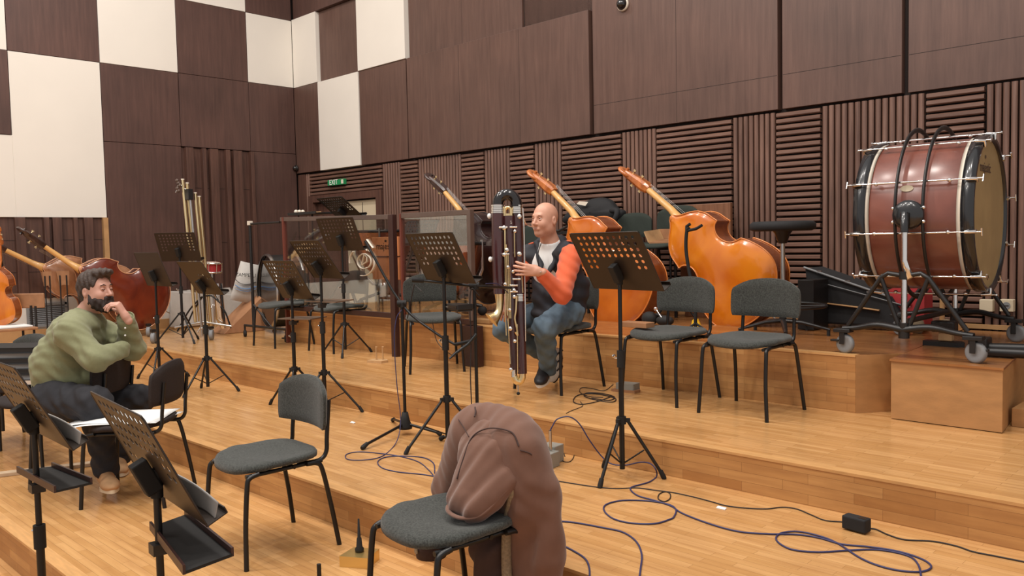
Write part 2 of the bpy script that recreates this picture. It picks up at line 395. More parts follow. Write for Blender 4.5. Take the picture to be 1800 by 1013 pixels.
# plywood platform box on the right
bx = thing('platform_box', 'low plywood platform box carrying the near caster of the drum stand', 'box', (-1.47, 5.6, T2))
mb = MB(); mb.prism([(-1.775, 4.93), (-1.20, 4.92), (-1.32, 5.95), (-1.36, 6.7), (-1.885, 6.7)], T2+.005, T3-.012); mb.build('body', M['box'], bx, True, bevel=.003)
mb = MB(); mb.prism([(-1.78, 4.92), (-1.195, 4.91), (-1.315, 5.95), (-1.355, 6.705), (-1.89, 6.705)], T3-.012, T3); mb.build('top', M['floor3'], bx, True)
b2 = MB(); p = on(1778, 750, T2); b2.prism([(p.x, p.y), (p.x+.5, p.y+.02), (p.x+.5, p.y+.35), (p.x-.0, p.y+.32)], T2+.002, T2+.10)
tag(b2.build('wooden_step', M['box'], bevel=.003), 'low wooden block beside the plywood platform box at the right edge', 'step')

# ---------------------------------------------------------------- the back wall
wb = struct(MB().span(XL-.3, XR, YB+.10, YB+.25, 0, 7.5), 'wall_back', M['gap'])
wl = struct(MB().span(XL-.3, XL-.10, -6, YB+.25, 0, 7.5), 'wall_left', M['gap'])
def bpanel(x0, x1, z0, z1, mat='panel', dep=0.0, nm='wall_panel', seams=()):
    mb = MB().span(x0+.004, x1-.004, YB+dep, YB+.12, z0+.003, z1-.003)
    o = mb.build(nm, M[mat], wb, bevel=.003)
    for s in seams:
        if s[0] == 'h': MB().span(x0+.01, x1-.01, YB+dep-.0006, YB+dep+.004, s[1]-.002, s[1]+.002).build('seam', M['gap'], o)
        else: MB().span(s[1]-.0015, s[1]+.0015, YB+dep-.0006, YB+dep+.004, z0+.01, z1-.01).build('seam', M['gap'], o)
    return o
R1, R2, R3, R4 = 2.735, 4.015, 5.03, 6.3
bpanel(XL, -10.55, R1, R2); bpanel(-10.55, -9.55, R1, R2, 'white'); bpanel(-9.55, -8.52, R1, R2, dep=.015)
bpanel(-8.50, -5.49, R1, R2+.4, seams=(('v', -7.5), ('v', -6.5)), dep=.0) if False else None
bpanel(-8.49, -5.50, R1, R2, seams=(('v', -7.5), ('v', -6.5)))
bpanel(XL, -10.55, R2, R3, 'white'); bpanel(-10.55, -9.55, R2, R3, dep=.06); bpanel(-9.55, -8.51, R2, R3+1, 'white'); 
bpanel(XL, -10.55, R3, R4, 'panel2', dep=.03); bpanel(-10.55, -9.55, R3, R4, 'panel2')
bpanel(-8.51, -6.50, R2, R4, dep=.07, seams=(('v', -7.5),)); bpanel(-6.50, -5.50, R2, R4, dep=.10)
bpanel(-5.47, -3.43, R1, R4, dep=.02, seams=(('h', 3.03), ('v', -4.46))); bpanel(-3.40, -2.40, R1, R4, dep=.03, seams=(('h', 3.03),))
bpanel(-2.37, -.30, R1, R4, dep=.06, seams=(('h', 3.03), ('v', -1.3))); bpanel(-.30, XR, R1, R4, dep=.06)
# slat fields
def slats_v(x0, x1, z0, z1, y=YB+.03):
    n = max(1, round((x1-x0)/.0535)); p = (x1-x0)/n; mb = MB()
    for i in range(n):
        c = x0+p*(i+.5); h = p*.37
        prof = [(c-h, y+.05), (c-h, y+.008), (c-h*.5, y), (c+h*.5, y), (c+h, y+.008), (c+h, y+.05)]
        mb.prism(prof, z0, z1)
    return mb
def slats_h(x0, x1, z0, z1, y=YB+.03):
    n = max(1, round((z1-z0)/.0535)); p = (z1-z0)/n; mb = MB()
    A = Matrix(((0, 0, 1, 0), (0, 1, 0, 0), (1, 0, 0, 0), (0, 0, 0, 1)))
    for i in range(n):
        c = z0+p*(i+.5); h = p*.36
        prof = [(c-h, y+.05), (c+h, y+.05), (c+h, y+.012), (c+h*.6, y), (c-h*.6, y), (c-h, y+.012)]
        mb.prism(prof, x0+.012, x1-.012, A)
    return mb
zb, zt = T2, R1-.02
V_ = [(-11.0, -10.9), (-9.107, -8.726), (-8.351, -7.539), (-7.13, -6.717), (-6.328, -5.936), (-5.123, -4.711), (-3.879, -3.466), (-3.05, -2.235), (-1.811, -.6)]
H_ = [(-8.726, -8.351), (-7.539, -7.13), (-6.717, -6.328), (-5.936, -5.123), (-4.711, -3.879), (-3.466, -3.05), (-2.235, -1.811), (-.6, .3)]
for a, b in V_: slats_v(a, b, zb, zt).build('vertical_slats', M['slat'], wb)
for a, b in H_: slats_h(a, b, zb, zt).build('horizontal_slats', M['slath'], wb)
zdoor = atY(600, 352, YB).z
slats_h(-10.9, -9.107, zdoor+.10, zt).build('horizontal_slats', M['slath'], wb)
MB().span(-11.19, -11.0, YB+.02, YB+.1, zb, zt).build('corner_board', M['board'], wb)
# doorway under the exit sign
d = thing('door_1', None, None, (-10.0, YB, T2)); d['kind'] = 'structure'
MB().span(-10.9, -9.107, YB+.0, YB+.10, zdoor, zdoor+.10).build('lintel', M['board'], d, True)
MB().span(-10.9, -10.78, YB+.0, YB+.10, T2, zdoor).build('jamb', M['board'], d, True)
MB().span(-9.23, -9.107, YB+.0, YB+.10, T2, zdoor).build('jamb', M['board'], d, True)
MB().span(-10.0, -9.23, YB+.06, YB+.09, T2, zdoor-.02).build('door_leaf', M['cream'], d, True, bevel=.004)
MB().span(-10.78, -10.02, YB+.08, YB+.1, T2, zdoor-.02).build('door_leaf', M['board'], d, True)
MB().span(-9.62, -9.612, YB+.055, YB+.06, T2, zdoor-.05).build('leaf_joint', M['gap'], d, True)
struct(MB().span(-8.3, -1.0, YB-.02, YB+.03, T3, T3+.03), 'baseboard_back', M['batten'])

# ---------------------------------------------------------------- the left wall
def lpanel(y0, y1, z0, z1, mat='panel2', dep=0.0, nm='wall_panel', seam=()):
    o = MB().span(XL-.12, XL-dep, y0+.004, y1-.004, z0+.003, z1-.003).build(nm, M[mat], wl, bevel=.003)
    for s in seam: MB().span(XL-dep-.002, XL-dep+.0008, y0+.01, y1-.01, s-.002, s+.002).build('seam', M['gap'], o)
    return o
L0, L1, L2, L3, L4 = 2.055, 3.03, 4.02, 5.015, 6.3
C = [-.05, .98, 2.0, 3.03, 4.07, 5.08, 6.11, YB]
lpanel(C[3], C[4], L0, L2, 'white'); lpanel(C[2], C[3]+.008, L0, L1, 'white'); lpanel(C[2], C[3], L1, L2, dep=-.01)
lpanel(C[2], C[3], L2, L3+.6, 'white'); lpanel(C[3], C[4], L2, L3+.6)
lpanel(C[4], C[5], L2, L4, 'white'); lpanel(C[5], C[6], L2, L3); lpanel(C[5], C[6], L3, L4, 'white')
lpanel(C[6], C[7], L2, L3, 'white'); lpanel(C[6], C[7], L3, L4)
lpanel(C[4], C[5], L1, L2); lpanel(C[5], C[6], L1, L2, dep=-.004); lpanel(C[6], C[7], L1, L2)
lpanel(C[4], C[5], 1.07, L1); lpanel(C[6]+.05, C[7], 1.07, L1)
lpanel(C[1], C[2], L0, L3, 'white'); lpanel(C[0], C[1], L1, L2); lpanel(C[0], C[1], L0, L1, 'white'); lpanel(-4, C[0], L0, L4, 'white'); lpanel(-4, C[0]+.6, 1.07, L0, 'whitewall')  # unseen far stretch, low white panel added to reflect in the clear screens
# upright boards of the left wall
def lboards(y0, y1, z0, z1, ys):
    MB().span(XL-.12, XL-.03, y0, y1, z0, z1).build('backing_board', M['board'], wl)
    for a, b, dp in ys: MB().span(XL-.04, XL+dp, a, b, z0, z1).build('upright_board', M['board'], wl, bevel=.003)
    for z in (z0+.33*(z1-z0), z0+.72*(z1-z0)):
        MB().span(XL-.032, XL-.028, y0, y1, z-.003, z+.003).build('joint', M['gap'], wl)
def ly(px, py=440): return atX(px, py, XL).y
lboards(.6, C[4]-.02, 1.07, L0, [(ly(28), ly(46), .03), (ly(78), ly(87), .05), (ly(94), ly(110), .03), (ly(131), ly(138), .03), (ly(149), ly(164), .04)] + [(C[2]-.3*k, C[2]-.3*k+.11, .03) for k in range(0, 4)])
MB().span(XL-.03, XL+.03, C[4]-.06, C[4], 1.3, L0).build('pale_batten', M['batten'], wl)
lboards(C[5]-.0, C[6]+.05, 1.07, L1-.01, [(ly(328, 350), ly(341, 350), .05), (ly(357, 350), ly(363, 350), .05), (ly(370, 350), ly(384, 350), .05), (ly(398, 350), ly(405, 350), .05), (ly(411, 350), ly(426, 350), .05), (ly(441, 350), ly(447, 350), .05)])
struct(MB().span(XL-.12, XL-.01, -4, YB, T2, 1.07), 'trim_4', M['whitewall'])
struct(MB().span(XL-.02, XL+.03, -4, YB, T2, T2+.13), 'baseboard_left', M['batten'])
# louvred vent
vy0, vy1 = ly(47, 560), ly(118, 560); vz1 = zfor(XL, (vy0+vy1)/2, 533); vz0 = zfor(XL, (vy0+vy1)/2, 574)
vt = thing('air_vent', 'grey louvred air vent in the white base of the left wall', 'vent', (XL, (vy0+vy1)/2, vz0))
mb = MB()
for a in (0, 1): mb.span(XL-.0, XL+.02, vy0, vy1, (vz0, vz1-.025)[a], (vz0+.025, vz1)[a])
for a in (0, 1): mb.span(XL-.0, XL+.02, (vy0, vy1-.025)[a], (vy0+.025, vy1)[a], vz0, vz1)
mb.build('frame', M['grey'], vt, True)
MB().span(XL-.01, XL+.002, vy0+.02, vy1-.02, vz0+.02, vz1-.02).build('backing', M['gap'], vt, True)
mb = MB()
for k in range(11):
    z = vz0+.035+(vz1-vz0-.06)*k/10; mb.add([(XL+.003, vy0+.02, z+.01), (XL+.003, vy1-.02, z+.01), (XL+.018, vy1-.02, z-.004), (XL+.018, vy0+.02, z-.004), (XL+.003, vy0+.02, z+.006), (XL+.003, vy1-.02, z+.006), (XL+.018, vy1-.02, z-.008), (XL+.018, vy0+.02, z-.008)], [(0, 1, 2, 3), (7, 6, 5, 4), (3, 2, 6, 7), (0, 4, 5, 1)])
mb.build('slats', M['grey'], vt, True)
# small fittings
def dome(px, py, Y, r, label, x=None):
    p = atY(px, py, Y) if x is None else atX(px, py, x)
    n = Vector((0, -1, 0)) if x is None else Vector((1, -.2, 0))
    t = thing('security_camera', label, 'camera', p)
    A = aim((0, 0, 0), n)
    MB().lathe([(0, .0), (r*1.25, .0), (r*1.25, r*.35), (r*1.05, r*.5)], 20, A).build('mount', M['hoopwhite'] if r > .04 else M['black'], t)
    MB().ball((0, 0, r*.5), r, M=A).build('dome', M['ebony'], t)
dome(1096, 8, YB+.02, .055, 'dome security camera at the top of the dark wall panels')
dome(521, 296, YB-.02, .038, 'small dark round camera in the corner of the two walls')
s0, s1 = atY(578, 327, YB), atY(606, 314, YB)
ex = thing('exit_sign', 'small green exit sign over the doorway', 'sign', ((s0.x+s1.x)/2, YB+.02, s0.z))
MB().span(s0.x, s1.x, YB-.02, YB+.028, s0.z, s1.z).build('panel', M['green'], ex, True, bevel=.003)
MB().span(s1.x-.06, s1.x-.01, YB-.023, YB-.0195, s0.z+.01, s1.z-.01).build('arrow_field', M['hoopwhite'], ex, True)
text_mesh('lettering', 'EXIT', .105, M['paper'], ex, frame(((s0.x*.62+s1.x*.38)-ex.location.x, -.042, (s1.z-s0.z)/2), (1, 0, 0), (0, 0, 1), (0, -1, 0)), .001)
for k, px in enumerate((1735, 1771)):
    p = atY(px, 537, YB); sk = thing('wall_socket', ('blank white wall plate beside the socket' if k == 0 else 'white wall socket near the right edge with round recess'), 'socket', (p.x, YB+.0, p.z))
    MB().box((0, -.0, 0), (.088, .06, .088)).build('plate', M['cream'], sk, bevel=.004)
    if k: MB().cyl(.026, 0, .003, 20, aim((0, -.0305, 0), (0, -1, 0))).build('recess', M['grey'], sk); MB().box((0, -.0345, 0), (.03, .004, .006)).build('slot', M['gap'], sk)

# ================================================================ chairs
def make_chair(name, label, loc, rz, group, fab='fabric'):
    """stacking chair, front towards local -Y, origin on the floor"""
    t = thing(name, label, 'chair', loc, rz, group)
    # seat: rounded plan, gently dished, waterfall front
    W, D = .235, .215
    def plan(u, v, s=1.0):   # superellipse
        a = math.atan2(v, u); n = 3.2
        r = (abs(math.cos(a))**n+abs(math.sin(a))**n)**(-1/n)
        return r
    mb = MB(); N = 40; rings = [(1.0, 0, -.004), (1.0, 0, .012), (.975, 0, .022), (.90, 0, .027), (.7, 0, .026), (.4, 0, .022), (.0, 0, .02)]
    vs = []; fs = []
    for s_, _, h in rings:
        for k in range(N):
            a = 2*PI*k/N; c, s = math.cos(a), math.sin(a)
            n = 3.4 if s > 0 else 2.7
            r = (abs(c)**n+abs(s)**n)**(-1/n)
            x = W*r*c*s_*(1.0 if s < 0 else .96); y = D*r*s*s_
            dz = -.020*max(0, (-y-.10)/.115)**2 + .012*max(0, (y)/.2)**2 + .010*(x/W)**2*(1 if y > -.1 else .3) - .010*max(0, 1-((y-.06)/.14)**2)*max(0, 1-(x/W)**2)
            vs.append((x, y, .434+h+dz))
    for i in range(len(rings)-1):
        for k in range(N):
            l = (k+1) % N; fs.append((i*N+k, i*N+l, (i+1)*N+l, (i+1)*N+k))
    fs.append(tuple(range(N))[::-1]); mb.add(vs, fs, True)
    mb.build('seat', M[fab], t)
    # backrest: curved padded panel
    mb = MB(); H0, H1 = .565, .806; nx, nz = 18, 12; bw = .232
    def bp(i, j, side):
        u = -1+2*i/nx; v = j/nz
        top = H1-.062*abs(u)**2.7; bot = H0+.004*abs(u)**2; 
        zz = bot+(top-bot)*v; x = bw*u*(1-.05*abs(2*v-1)**4)
        y = .222+.05*(zz-.575)-.045*(u*u)+.02
        e = min(1, 6*min((1-abs(u)), min(v, 1-v)*1.2)); th = .008+.011*math.sqrt(max(0, e))
        return (x, y+(th if side else -th), zz)
    for side in (0, 1):
        vs = [bp(i, j, side) for j in range(nz+1) for i in range(nx+1)]
        fs = []
        for j in range(nz):
            for i in range(nx):
                q = (j*(nx+1)+i, j*(nx+1)+i+1, (j+1)*(nx+1)+i+1, (j+1)*(nx+1)+i)
                fs.append(q if not side else q[::-1])
        mb.add(vs, fs, True)
    loop = [(i, 0) for i in range(nx)]+[(nx, j) for j in range(nz)]+[(nx-i, nz) for i in range(nx)]+[(0, nz-j) for j in range(nz)]
    vs = [bp(i, j, 0) for i, j in loop]+[bp(i, j, 1) for i, j in loop]; n = len(loop)
    mb.add(vs, [(k, n+k, n+(k+1) % n, (k+1) % n) for k in range(n)], True)
    mb.build('backrest', M[fab], t)
    r = .0115
    for s in (-1, 1):
        x = s*.205
        MB().tube(crom([(s*.225, -.215, 0), (s*.213, -.205, .2), (x+s*.004, -.19, .37), (x, -.175, .408), (x, -.13, .421)], 4), r, 10).build('leg', M['frame'], t)
        MB().tube(crom([(s*.232, .255, 0), (s*.218, .225, .2), (x+s*.004, .19, .375), (x, .165, .413), (x, .11, .419)], 4), r, 10).build('leg', M['frame'], t)
        MB().tube([(x-s*.018, -.185, .413), (x-s*.018, .2, .417)], r*.9, 8).build('side_rail', M['frame'], t)
        MB().tube(crom([(x-s*.03, .08, .419), (x-s*.03, .19, .417), (x-s*.03, .232, .45), (x-s*.032, .24, .53), (x-s*.035, .258, .70)], 5), r*.95, 8, flat=1.0).build('back_post', M['frame'], t)
    MB().tube([(-.2, .05, .415), (.2, .05, .415)], r*.8, 8).build('cross_bar', M['frame'], t)
    return t
# (label, x, y, level, rotation)
CH = [
 ('grey fabric chair on the lower step, empty and clear of the others', -3.64, 2.0, T0, -.06),
 ('grey chair in front of the right-hand leaning bass, nearest the round stool', -2.50, 4.62, T2, .0),
 ('grey chair carrying small odds and ends, behind the large music stand', -3.12, 4.67, T2, -.05),
 ('dark chair the seated musician in orange sleeves sits on', -3.98, 4.53, T2, .0),
 ('grey chair in front of the clear screen, turned towards the seated musician', -5.40, 4.57, T2, .98),
 ('grey chair by the left end of the clear screen, backrest below the emblem', -7.20, 4.83, T2, .0),
 ('grey chair at the left end of the clear screen behind a slim music stand', -8.09, 4.70, T2, .0),
]
ch0 = make_chair('stacking_chair', CH[0][0], (CH[0][1], CH[0][2], CH[0][3]), CH[0][4], 'orchestra chairs')
chairs = [ch0]
for l, x, y, z, r in CH[1:]: chairs.append(dup(ch0, (x, y, z), r, l, 'orchestra chairs'))
p = on(785, 905, T0+.46); COATC = Vector((p.x, p.y, T0)); COATR = -.10
dup(ch0, COATC, COATR, 'grey chair on the lower step with a brown coat over its backrest', 'orchestra chairs')
ang = lambda fx, fy: math.atan2(fx, -fy)   # heading whose local -Y points at (fx, fy)
chk = make_chair('stacking_chair', 'chair with white sheets of paper on its seat', (-4.97, 1.90, T0), ang(-.7, -.7), 'orchestra chairs', 'fabdark')
dup(chk, (-5.62, 1.83, T0), ang(-.74, -.67), 'chair whose backrest the bearded man leans his elbow on', 'orchestra chairs')
dup(chk, (-6.33, 1.78, T0), ang(.5, -.85), 'chair under the bearded man in the green shirt', 'orchestra chairs')
p = on(-6, 813, T0); dup(ch0, (p.x-.62, p.y+.25, T0), .3, 'chair cut off by the left edge behind the front music stand', 'orchestra chairs')
# far chairs
p = on(456, 512, T2+.45); dup(ch0, (p.x, p.y, T2), ang(-.6, -.8), 'small far chair in front of the white sack', 'orchestra chairs')
chf = make_chair('stacking_chair', 'far chair by the wall, right of the black gig bag', (-4.84, 6.45, T3+.17), .0, 'orchestra chairs', 'fabric2')
dup(chf, (-4.33, 6.45, T3+.22), -.05, 'far chair by the wall, partly hidden by the neck of the right-hand bass', 'orchestra chairs')
dup(chf, (-6.2, 6.55, T3+.1), .1, 'far chair by the wall, showing between the tall bassoon and the seated musician', 'orchestra chairs')

# ================================================================ music stands
def perforated(w, h, dz=0, rows=None):
    """desk sheet in local XZ (x across, z up), holes in a grid; thickness along y"""
    cols = 10; px = w/cols*.86; x0 = -px*(cols-1)/2
    if rows is None: rows = [(0, range(10)), (1, range(10)), (2, range(10)), (3, range(10)), (4, (0, 1, 8, 9)), (5, (0, 1, 8, 9))]
    pz = .036; zt = h/2-.030; rr = .0105
    holes = {(k, j) for j, ks in rows for k in ks}
    gx = [-w/2]+[x0+px*(k-.5) for k in range(cols+1)]+[w/2]
    gz = [h/2]+[zt-pz*(j-.5) for j in range(7)]+[-h/2]
    mb = MB(); th = .0009
    n = 12
    for jz in range(len(gz)-1):
        for ix in range(len(gx)-1):
            xa, xb, za, zb_ = gx[ix], gx[ix+1], gz[jz], gz[jz+1]
            k, j = ix-1, jz-1
            if (k, j) in holes and 0 <= k < cols:
                cx, cz = x0+px*k, zt-pz*j
                ci = [(cx+rr*math.cos(2*PI*q/n), cz+rr*math.sin(2*PI*q/n)) for q in range(n)]
                so = []
                for q in range(n):
                    a = 2*PI*q/n; c, s = math.cos(a), math.sin(a)
                    t = min(((xb-cx) if c > 0 else (cx-xa))/max(abs(c), 1e-6), ((za-cz) if s > 0 else (cz-zb_))/max(abs(s), 1e-6))
                    so.append((cx+c*t, cz+s*t))
                crn = [(xb, za), (xa, za), (xa, zb_), (xb, zb_)]
                for side in (-1, 1):
                    vs = [(a, side*th, b) for a, b in ci]+[(a, side*th, b) for a, b in so]+[(a, side*th, b) for a, b in crn]
                    fs = [(q, (q+1) % n, n+(q+1) % n, n+q) for q in range(n)]
                    # corner wedges between neighbouring outer points
                    for ci_, q in ((0, 1), (1, 4), (2, 7), (3, 10)):
                        fs.append((n+q, n+q+1, 2*n+ci_))
                    if side == 1: fs = [f[::-1] for f in fs]
                    mb.add(vs, fs)
                vs = [(a, -th, b) for a, b in ci]+[(a, th, b) for a, b in ci]
                mb.add(vs, [(q, n+q, n+(q+1) % n, (q+1) % n) for q in range(n)], True)
            else:
                for side in (-1, 1):
                    f = [(0, 1, 2, 3)] if side == 1 else [(3, 2, 1, 0)]
                    mb.add([(xa, side*th, za), (xb, side*th, za), (xb, side*th, zb_), (xa, side*th, zb_)], f)
    # rolled rim
    mb.tube([(-w/2, 0, -h/2), (-w/2, 0, h/2-.012), (-w/2+.012, 0, h/2), (w/2-.012, 0, h/2), (w/2, 0, h/2-.012), (w/2, 0, -h/2)], .0028, 6)
    return mb
def music_stand(base, level, clamp_py, rot, tilt, label, w=.50, h=.345, hubh=.33, rad=.27, legrot=0., tray=None, lean=0, group='perforated music stands', rows=None, clamp_off=-.06, tripod=True, knob=True, tray_y=None, tray_at=(0, 0), desk_mat='desk', wing=None):
    x, y = base; zc = zfor(x, y, clamp_py)
    H = zc-level
    t = thing('music_stand', label, 'music stand', (x, y, level), rot, group)
    # local: front (+Y) is the reader's side; sheet leans back (top towards -Y)
    if tripod:
        MB().rod((0, 0, .05), (0, 0, H*.58), .0145, 12).build('lower_tube', M['frame'], t)
        mb = MB().cyl(.024, hubh-.02, hubh+.02, 12)
        for k in range(3):
            a = legrot+2*PI*k/3; mb.box((math.cos(a)*.03, math.sin(a)*.03, hubh), (.03, .018, .02), rz=a)
        mb.build('hub', M['rubber'], t)
        for k in range(3):
            a = legrot+2*PI*k/3; c, s = math.cos(a), math.sin(a)
            lg = MB().rod((c*.03, s*.03, hubh), (c*rad*.93, s*rad*.93, .03), .009, 8).build('leg', M['frame'], t)
            MB().tube([(c*rad*.9, s*rad*.9, .045), (c*rad*.97, s*rad*.97, .012), (c*rad, s*rad, .0)], [.012, .014, .011], 8).build('rubber_foot', M['rubber'], lg)
            MB().rod((c*rad*.52, s*rad*.52, hubh*.46+.01), (0, 0, .075), .0045, 6).build('brace', M['frame'], t)
        MB().cyl(.021, H*.54, H*.62, 12).build('collar', M['rubber'], t)
        if knob:
            mb = MB().rod((-.02, 0, H*.58), (-.045, 0, H*.58), .004, 6); mb.ball((-.05, 0, H*.59), .009, (.5, 1.6, 1)); mb.build('wing_bolt', M['chrome'], t)
        MB().rod((0, 0, H*.56), (0, 0, H-.03), .0108, 10).build('upper_tube', M['frame'], t)
        if hubh < .29 or w > 0: pass
    A = Matrix.Translation((0, .0, H)) @ Matrix.Rotation(tilt, 4, 'X')
    mb = MB().box((0, -.028, .005), (.040, .045, .10), A); mb.cyl(.017, -.05, .03, 10, Matrix.Translation((0, -.0, H-.02)))
    mb.build('clamp', M['rubber'], t, bevel=.004)
    B = A @ Matrix.Translation((0, .0, -clamp_off))
    dk = perforated(w, h, rows=rows); dk.v = [tuple(B @ Vector(v)) for v in dk.v]
    dk.build('desk', M[desk_mat], t)
    mb = MB(); mb.span(-w/2, w/2, 0, .06, -h/2-.002, -h/2+.001, B); mb.span(-w/2, w/2, .058, .061, -h/2, -h/2+.018, B)
    mb.build('ledge', M[desk_mat], t)
    return t, B
def cen(*pts):
    return (sum(p[0] for p in pts)/len(pts), sum(p[1] for p in pts)/len(pts))
R = math.radians
ms = {}
ms[1], _ = music_stand((-2.63, 3.50), T1, 477, R(-7), R(31), 'large black music stand with perforated desk, in front of the middle leaning bass', legrot=R(42), rad=.22, hubh=.31, w=.50, h=.35)
ms[2], _ = music_stand((-3.86, 3.36), T1, 469, R(-5.5), R(28), 'music stand with a small black device on its pole, left of the seated musician', legrot=R(-95), rad=.30, hubh=.30)
ms[3], _ = music_stand((-6.84, 4.66), T2, 422, R(10), R(24), 'music stand in front of the emblem on the clear screen', legrot=R(-51), rad=.28, hubh=.30)
q = on(572, 724, T1); ms[4], _ = music_stand((q.x, q.y), T1, 468, R(-7), R(34), 'music stand in the middle with its pole rising behind the empty grey chair', legrot=R(41), rad=.30, hubh=.30)
q = on(520, 716, T1); ms[5], _ = music_stand((q.x, q.y), T1, 504, R(-3), R(29), 'low music stand with a small wooden shelf, left of the tall middle one', legrot=R(200), rad=.27, hubh=.30)
ms[6], _ = music_stand((-9.33, 4.16), T2, 443, R(33), R(22), 'far music stand in front of the tubular chimes', legrot=R(-33), rad=.29, hubh=.33)
q = on(281, 668, T1); ms[7], _ = music_stand((q.x, q.y), T1, 484, R(3), R(21), 'leftmost low music stand above the bearded man\'s arm', legrot=R(200), rad=.28, hubh=.30, rows=[], w=.50)
q = on(366, 690, T1); ms[8], _ = music_stand((q.x, q.y), T1, 499, R(-1), R(33), 'music stand with almost solid desk right of the bearded man', legrot=R(48), rad=.27, hubh=.30, rows=[(3, (5, 6, 7)), (4, (8, 9))], w=.50)
# the two large stands at the front left
g10 = K(259, 500, 2.29); g9 = K(46, 500, 2.96)
ms[10], B10 = music_stand((g10.x, g10.y), FL, 831, R(-5.8), R(25.5), 'near music stand with a flat tray, in front of the chair with papers', legrot=R(60), rad=.30, hubh=.3)
ms[9], B9 = music_stand((g9.x, g9.y), FL, 729, R(-1.4), R(28), 'near music stand at the left edge with a flat tray and a chrome wing bolt', legrot=R(60), rad=.30, hubh=.3, wing=905)
# trays and shelves clamped to poles (parts of their stands)
def tray(st, py, corners, mat='rubber', rim='darkwood', lip=True, arm=True):
    l = st.location; z = zfor(l.x, l.y, py)
    Ri = Matrix.Rotation(-st.rotation_euler.z, 3, 'Z')
    c = [Ri @ (on(px, py_, z)-l) for px, py_ in corners]; zz = z-l.z
    mb = MB(); mb.prism([(p.x, p.y) for p in c][::-1], zz-.004, zz+.004); o = mb.build('tray', M[mat], st)
    mb = MB()
    if lip:
        for a, b in ((0, 3), (1, 2)):
            d = (c[b]-c[a]); L_ = d.length; mid = (c[a]+c[b])/2; mb.box((mid.x, mid.y, zz+.008), (L_, .007, .024), rz=math.atan2(d.y, d.x))
        mb.build('tray_rim', M[rim], o)
    mb = MB().box((0, 0, zz-.03), (.045, .045, .03)); m_ = sum(c, Vector((0, 0, 0)))/4; m_.z = zz-.03
    mb.rod((0, 0, zz-.03), m_*.5+Vector((0, 0, (zz-.03)*.5)), .007, 8); mb.rod(m_*.5+Vector((0, 0, (zz-.03)*.5)), m_*.5+Vector((0, 0, zz*.5)), .009, 8)
    mb.build('tray_bracket', M['black'], o)
tray(ms[10], 945, [(265, 929), (326, 907), (409, 976), (324, 1008)])
tray(ms[9], 843, [(31, 829), (92, 822), (161, 850), (97, 865)])
tray(ms[5], 561, [(487, 561), (520, 557), (575, 557), (545, 562)], 'shelfwood', lip=False)
tray(ms[4], 531, [(535, 530), (568, 526), (622, 527), (590, 532)], 'shelfwood', lip=False)
# sheets left on the two near desks
for st, B_, lab, sx in ((ms[10], B10, 'grey sheet standing on the ledge of the near tray music stand', .02), (ms[9], B9, 'grey sheet standing on the ledge of the left-edge music stand', .02)):
    Wm = Matrix.Translation(st.location) @ Matrix.Rotation(st.rotation_euler.z, 4, 'Z') @ B_
    mb = MB(); n = 10; vs = []
    for j in range(n+1):
        for i in range(n+1):
            u, v = i/n, j/n; vs.append(tuple(Wm @ Vector((sx+.22*u, .008+.045*u*(.4+.6*v)+.01*math.sin(PI*u), -.170+.13*v*(1-.75*u)))))
    mb.add(vs, [(j*(n+1)+i, j*(n+1)+i+1, (j+1)*(n+1)+i+1, (j+1)*(n+1)+i) for j in range(n) for i in range(n)], True)
    o = mb.build('sheet_music', M['greypaper']); s_ = o.modifiers.new('solid', 'SOLIDIFY'); s_.thickness = .003
    tag(o, lab, 'paper', 'sheets on the near stands')
# stand on top of the screen and the one behind it
q = atY(604, 378, 5.25); zt_ = q.z
ms[11], _ = music_stand((q.x, 5.25), zt_-.02, 371, R(0), R(52), 'black desk with sharp round holes standing above the clear screen', tripod=False, clamp_off=-.05, w=.48, h=.36, desk_mat='black')
mb = MB().rod((0, 0, -.75), (0, 0, .03), .0095, 10); mb.build('pole', M['frame'], ms[11])
for k in range(3):
    a = 2*PI*k/3; MB().rod((0, 0, -.60), (.25*math.cos(a), .25*math.sin(a), T3-ms[11].location.z+.005), .009, 8).build('leg', M['frame'], ms[11])
q = atY(733, 412, 5.9); ms[12], _ = music_stand((q.x, 5.9), T3, 418, R(190), R(30), 'black music stand seen through the clear screen', w=.46, h=.32, rad=.2, hubh=.25, desk_mat='black')

# ================================================================ microphone stands
def mic_stand(base, level, piv_py, label, feet, boom, mic, boom_r=.009, d=None, hub=.10):
    x, y = base; z = zfor(x, y, piv_py)
    t = thing('microphone_stand', label, 'microphone stand', (x, y, level))
    H = z-level
    MB().rod((0, 0, .06), (0, 0, H), .011, 12).build('pole', M['frame'], t)
    MB().lathe([(.0, hub+.05), (.02, hub+.05), (.03, hub), (.045, hub-.045), (.045, hub-.06), (0, hub-.06)], 16).build('hub', M['rubber'], t)
    for f in feet:
        v = Vector((f[0]-x, f[1]-y, 0)); lg = MB().rod((v.x*.1, v.y*.1, hub-.03), (v.x*.93, v.y*.93, .025), .0095, 8).build('leg', M['frame'], t)
        MB().tube([(v.x*.88, v.y*.88, .03), (v.x*.97, v.y*.97, .016), (v.x, v.y, .012)], [.013, .016, .012], 8).build('rubber_foot', M['rubber'], lg)
    mb = MB().box((0, 0, H), (.05, .03, .035)); mb.cyl(.02, -.03, .03, 12, aim((0, 0, H+.01), (-.7, -.7, 0))); mb.build('clutch', M['rubber'], t, bevel=.004)
    MB().tube(crom(boom, 4), boom_r, 8).build('boom', M['frame'], t, True)
    a, b = Vector(boom[-2]), Vector(boom[-1])
    return t
def Kd(base): return (Vector((base[0], base[1], 0))-CAM).dot(Vector((FV.x, FV.y, 0)))  # rough distance along view
b1 = (-4.33, 3.40); d1 = (Vector((*b1, 1.2))-CAM).dot(FV)
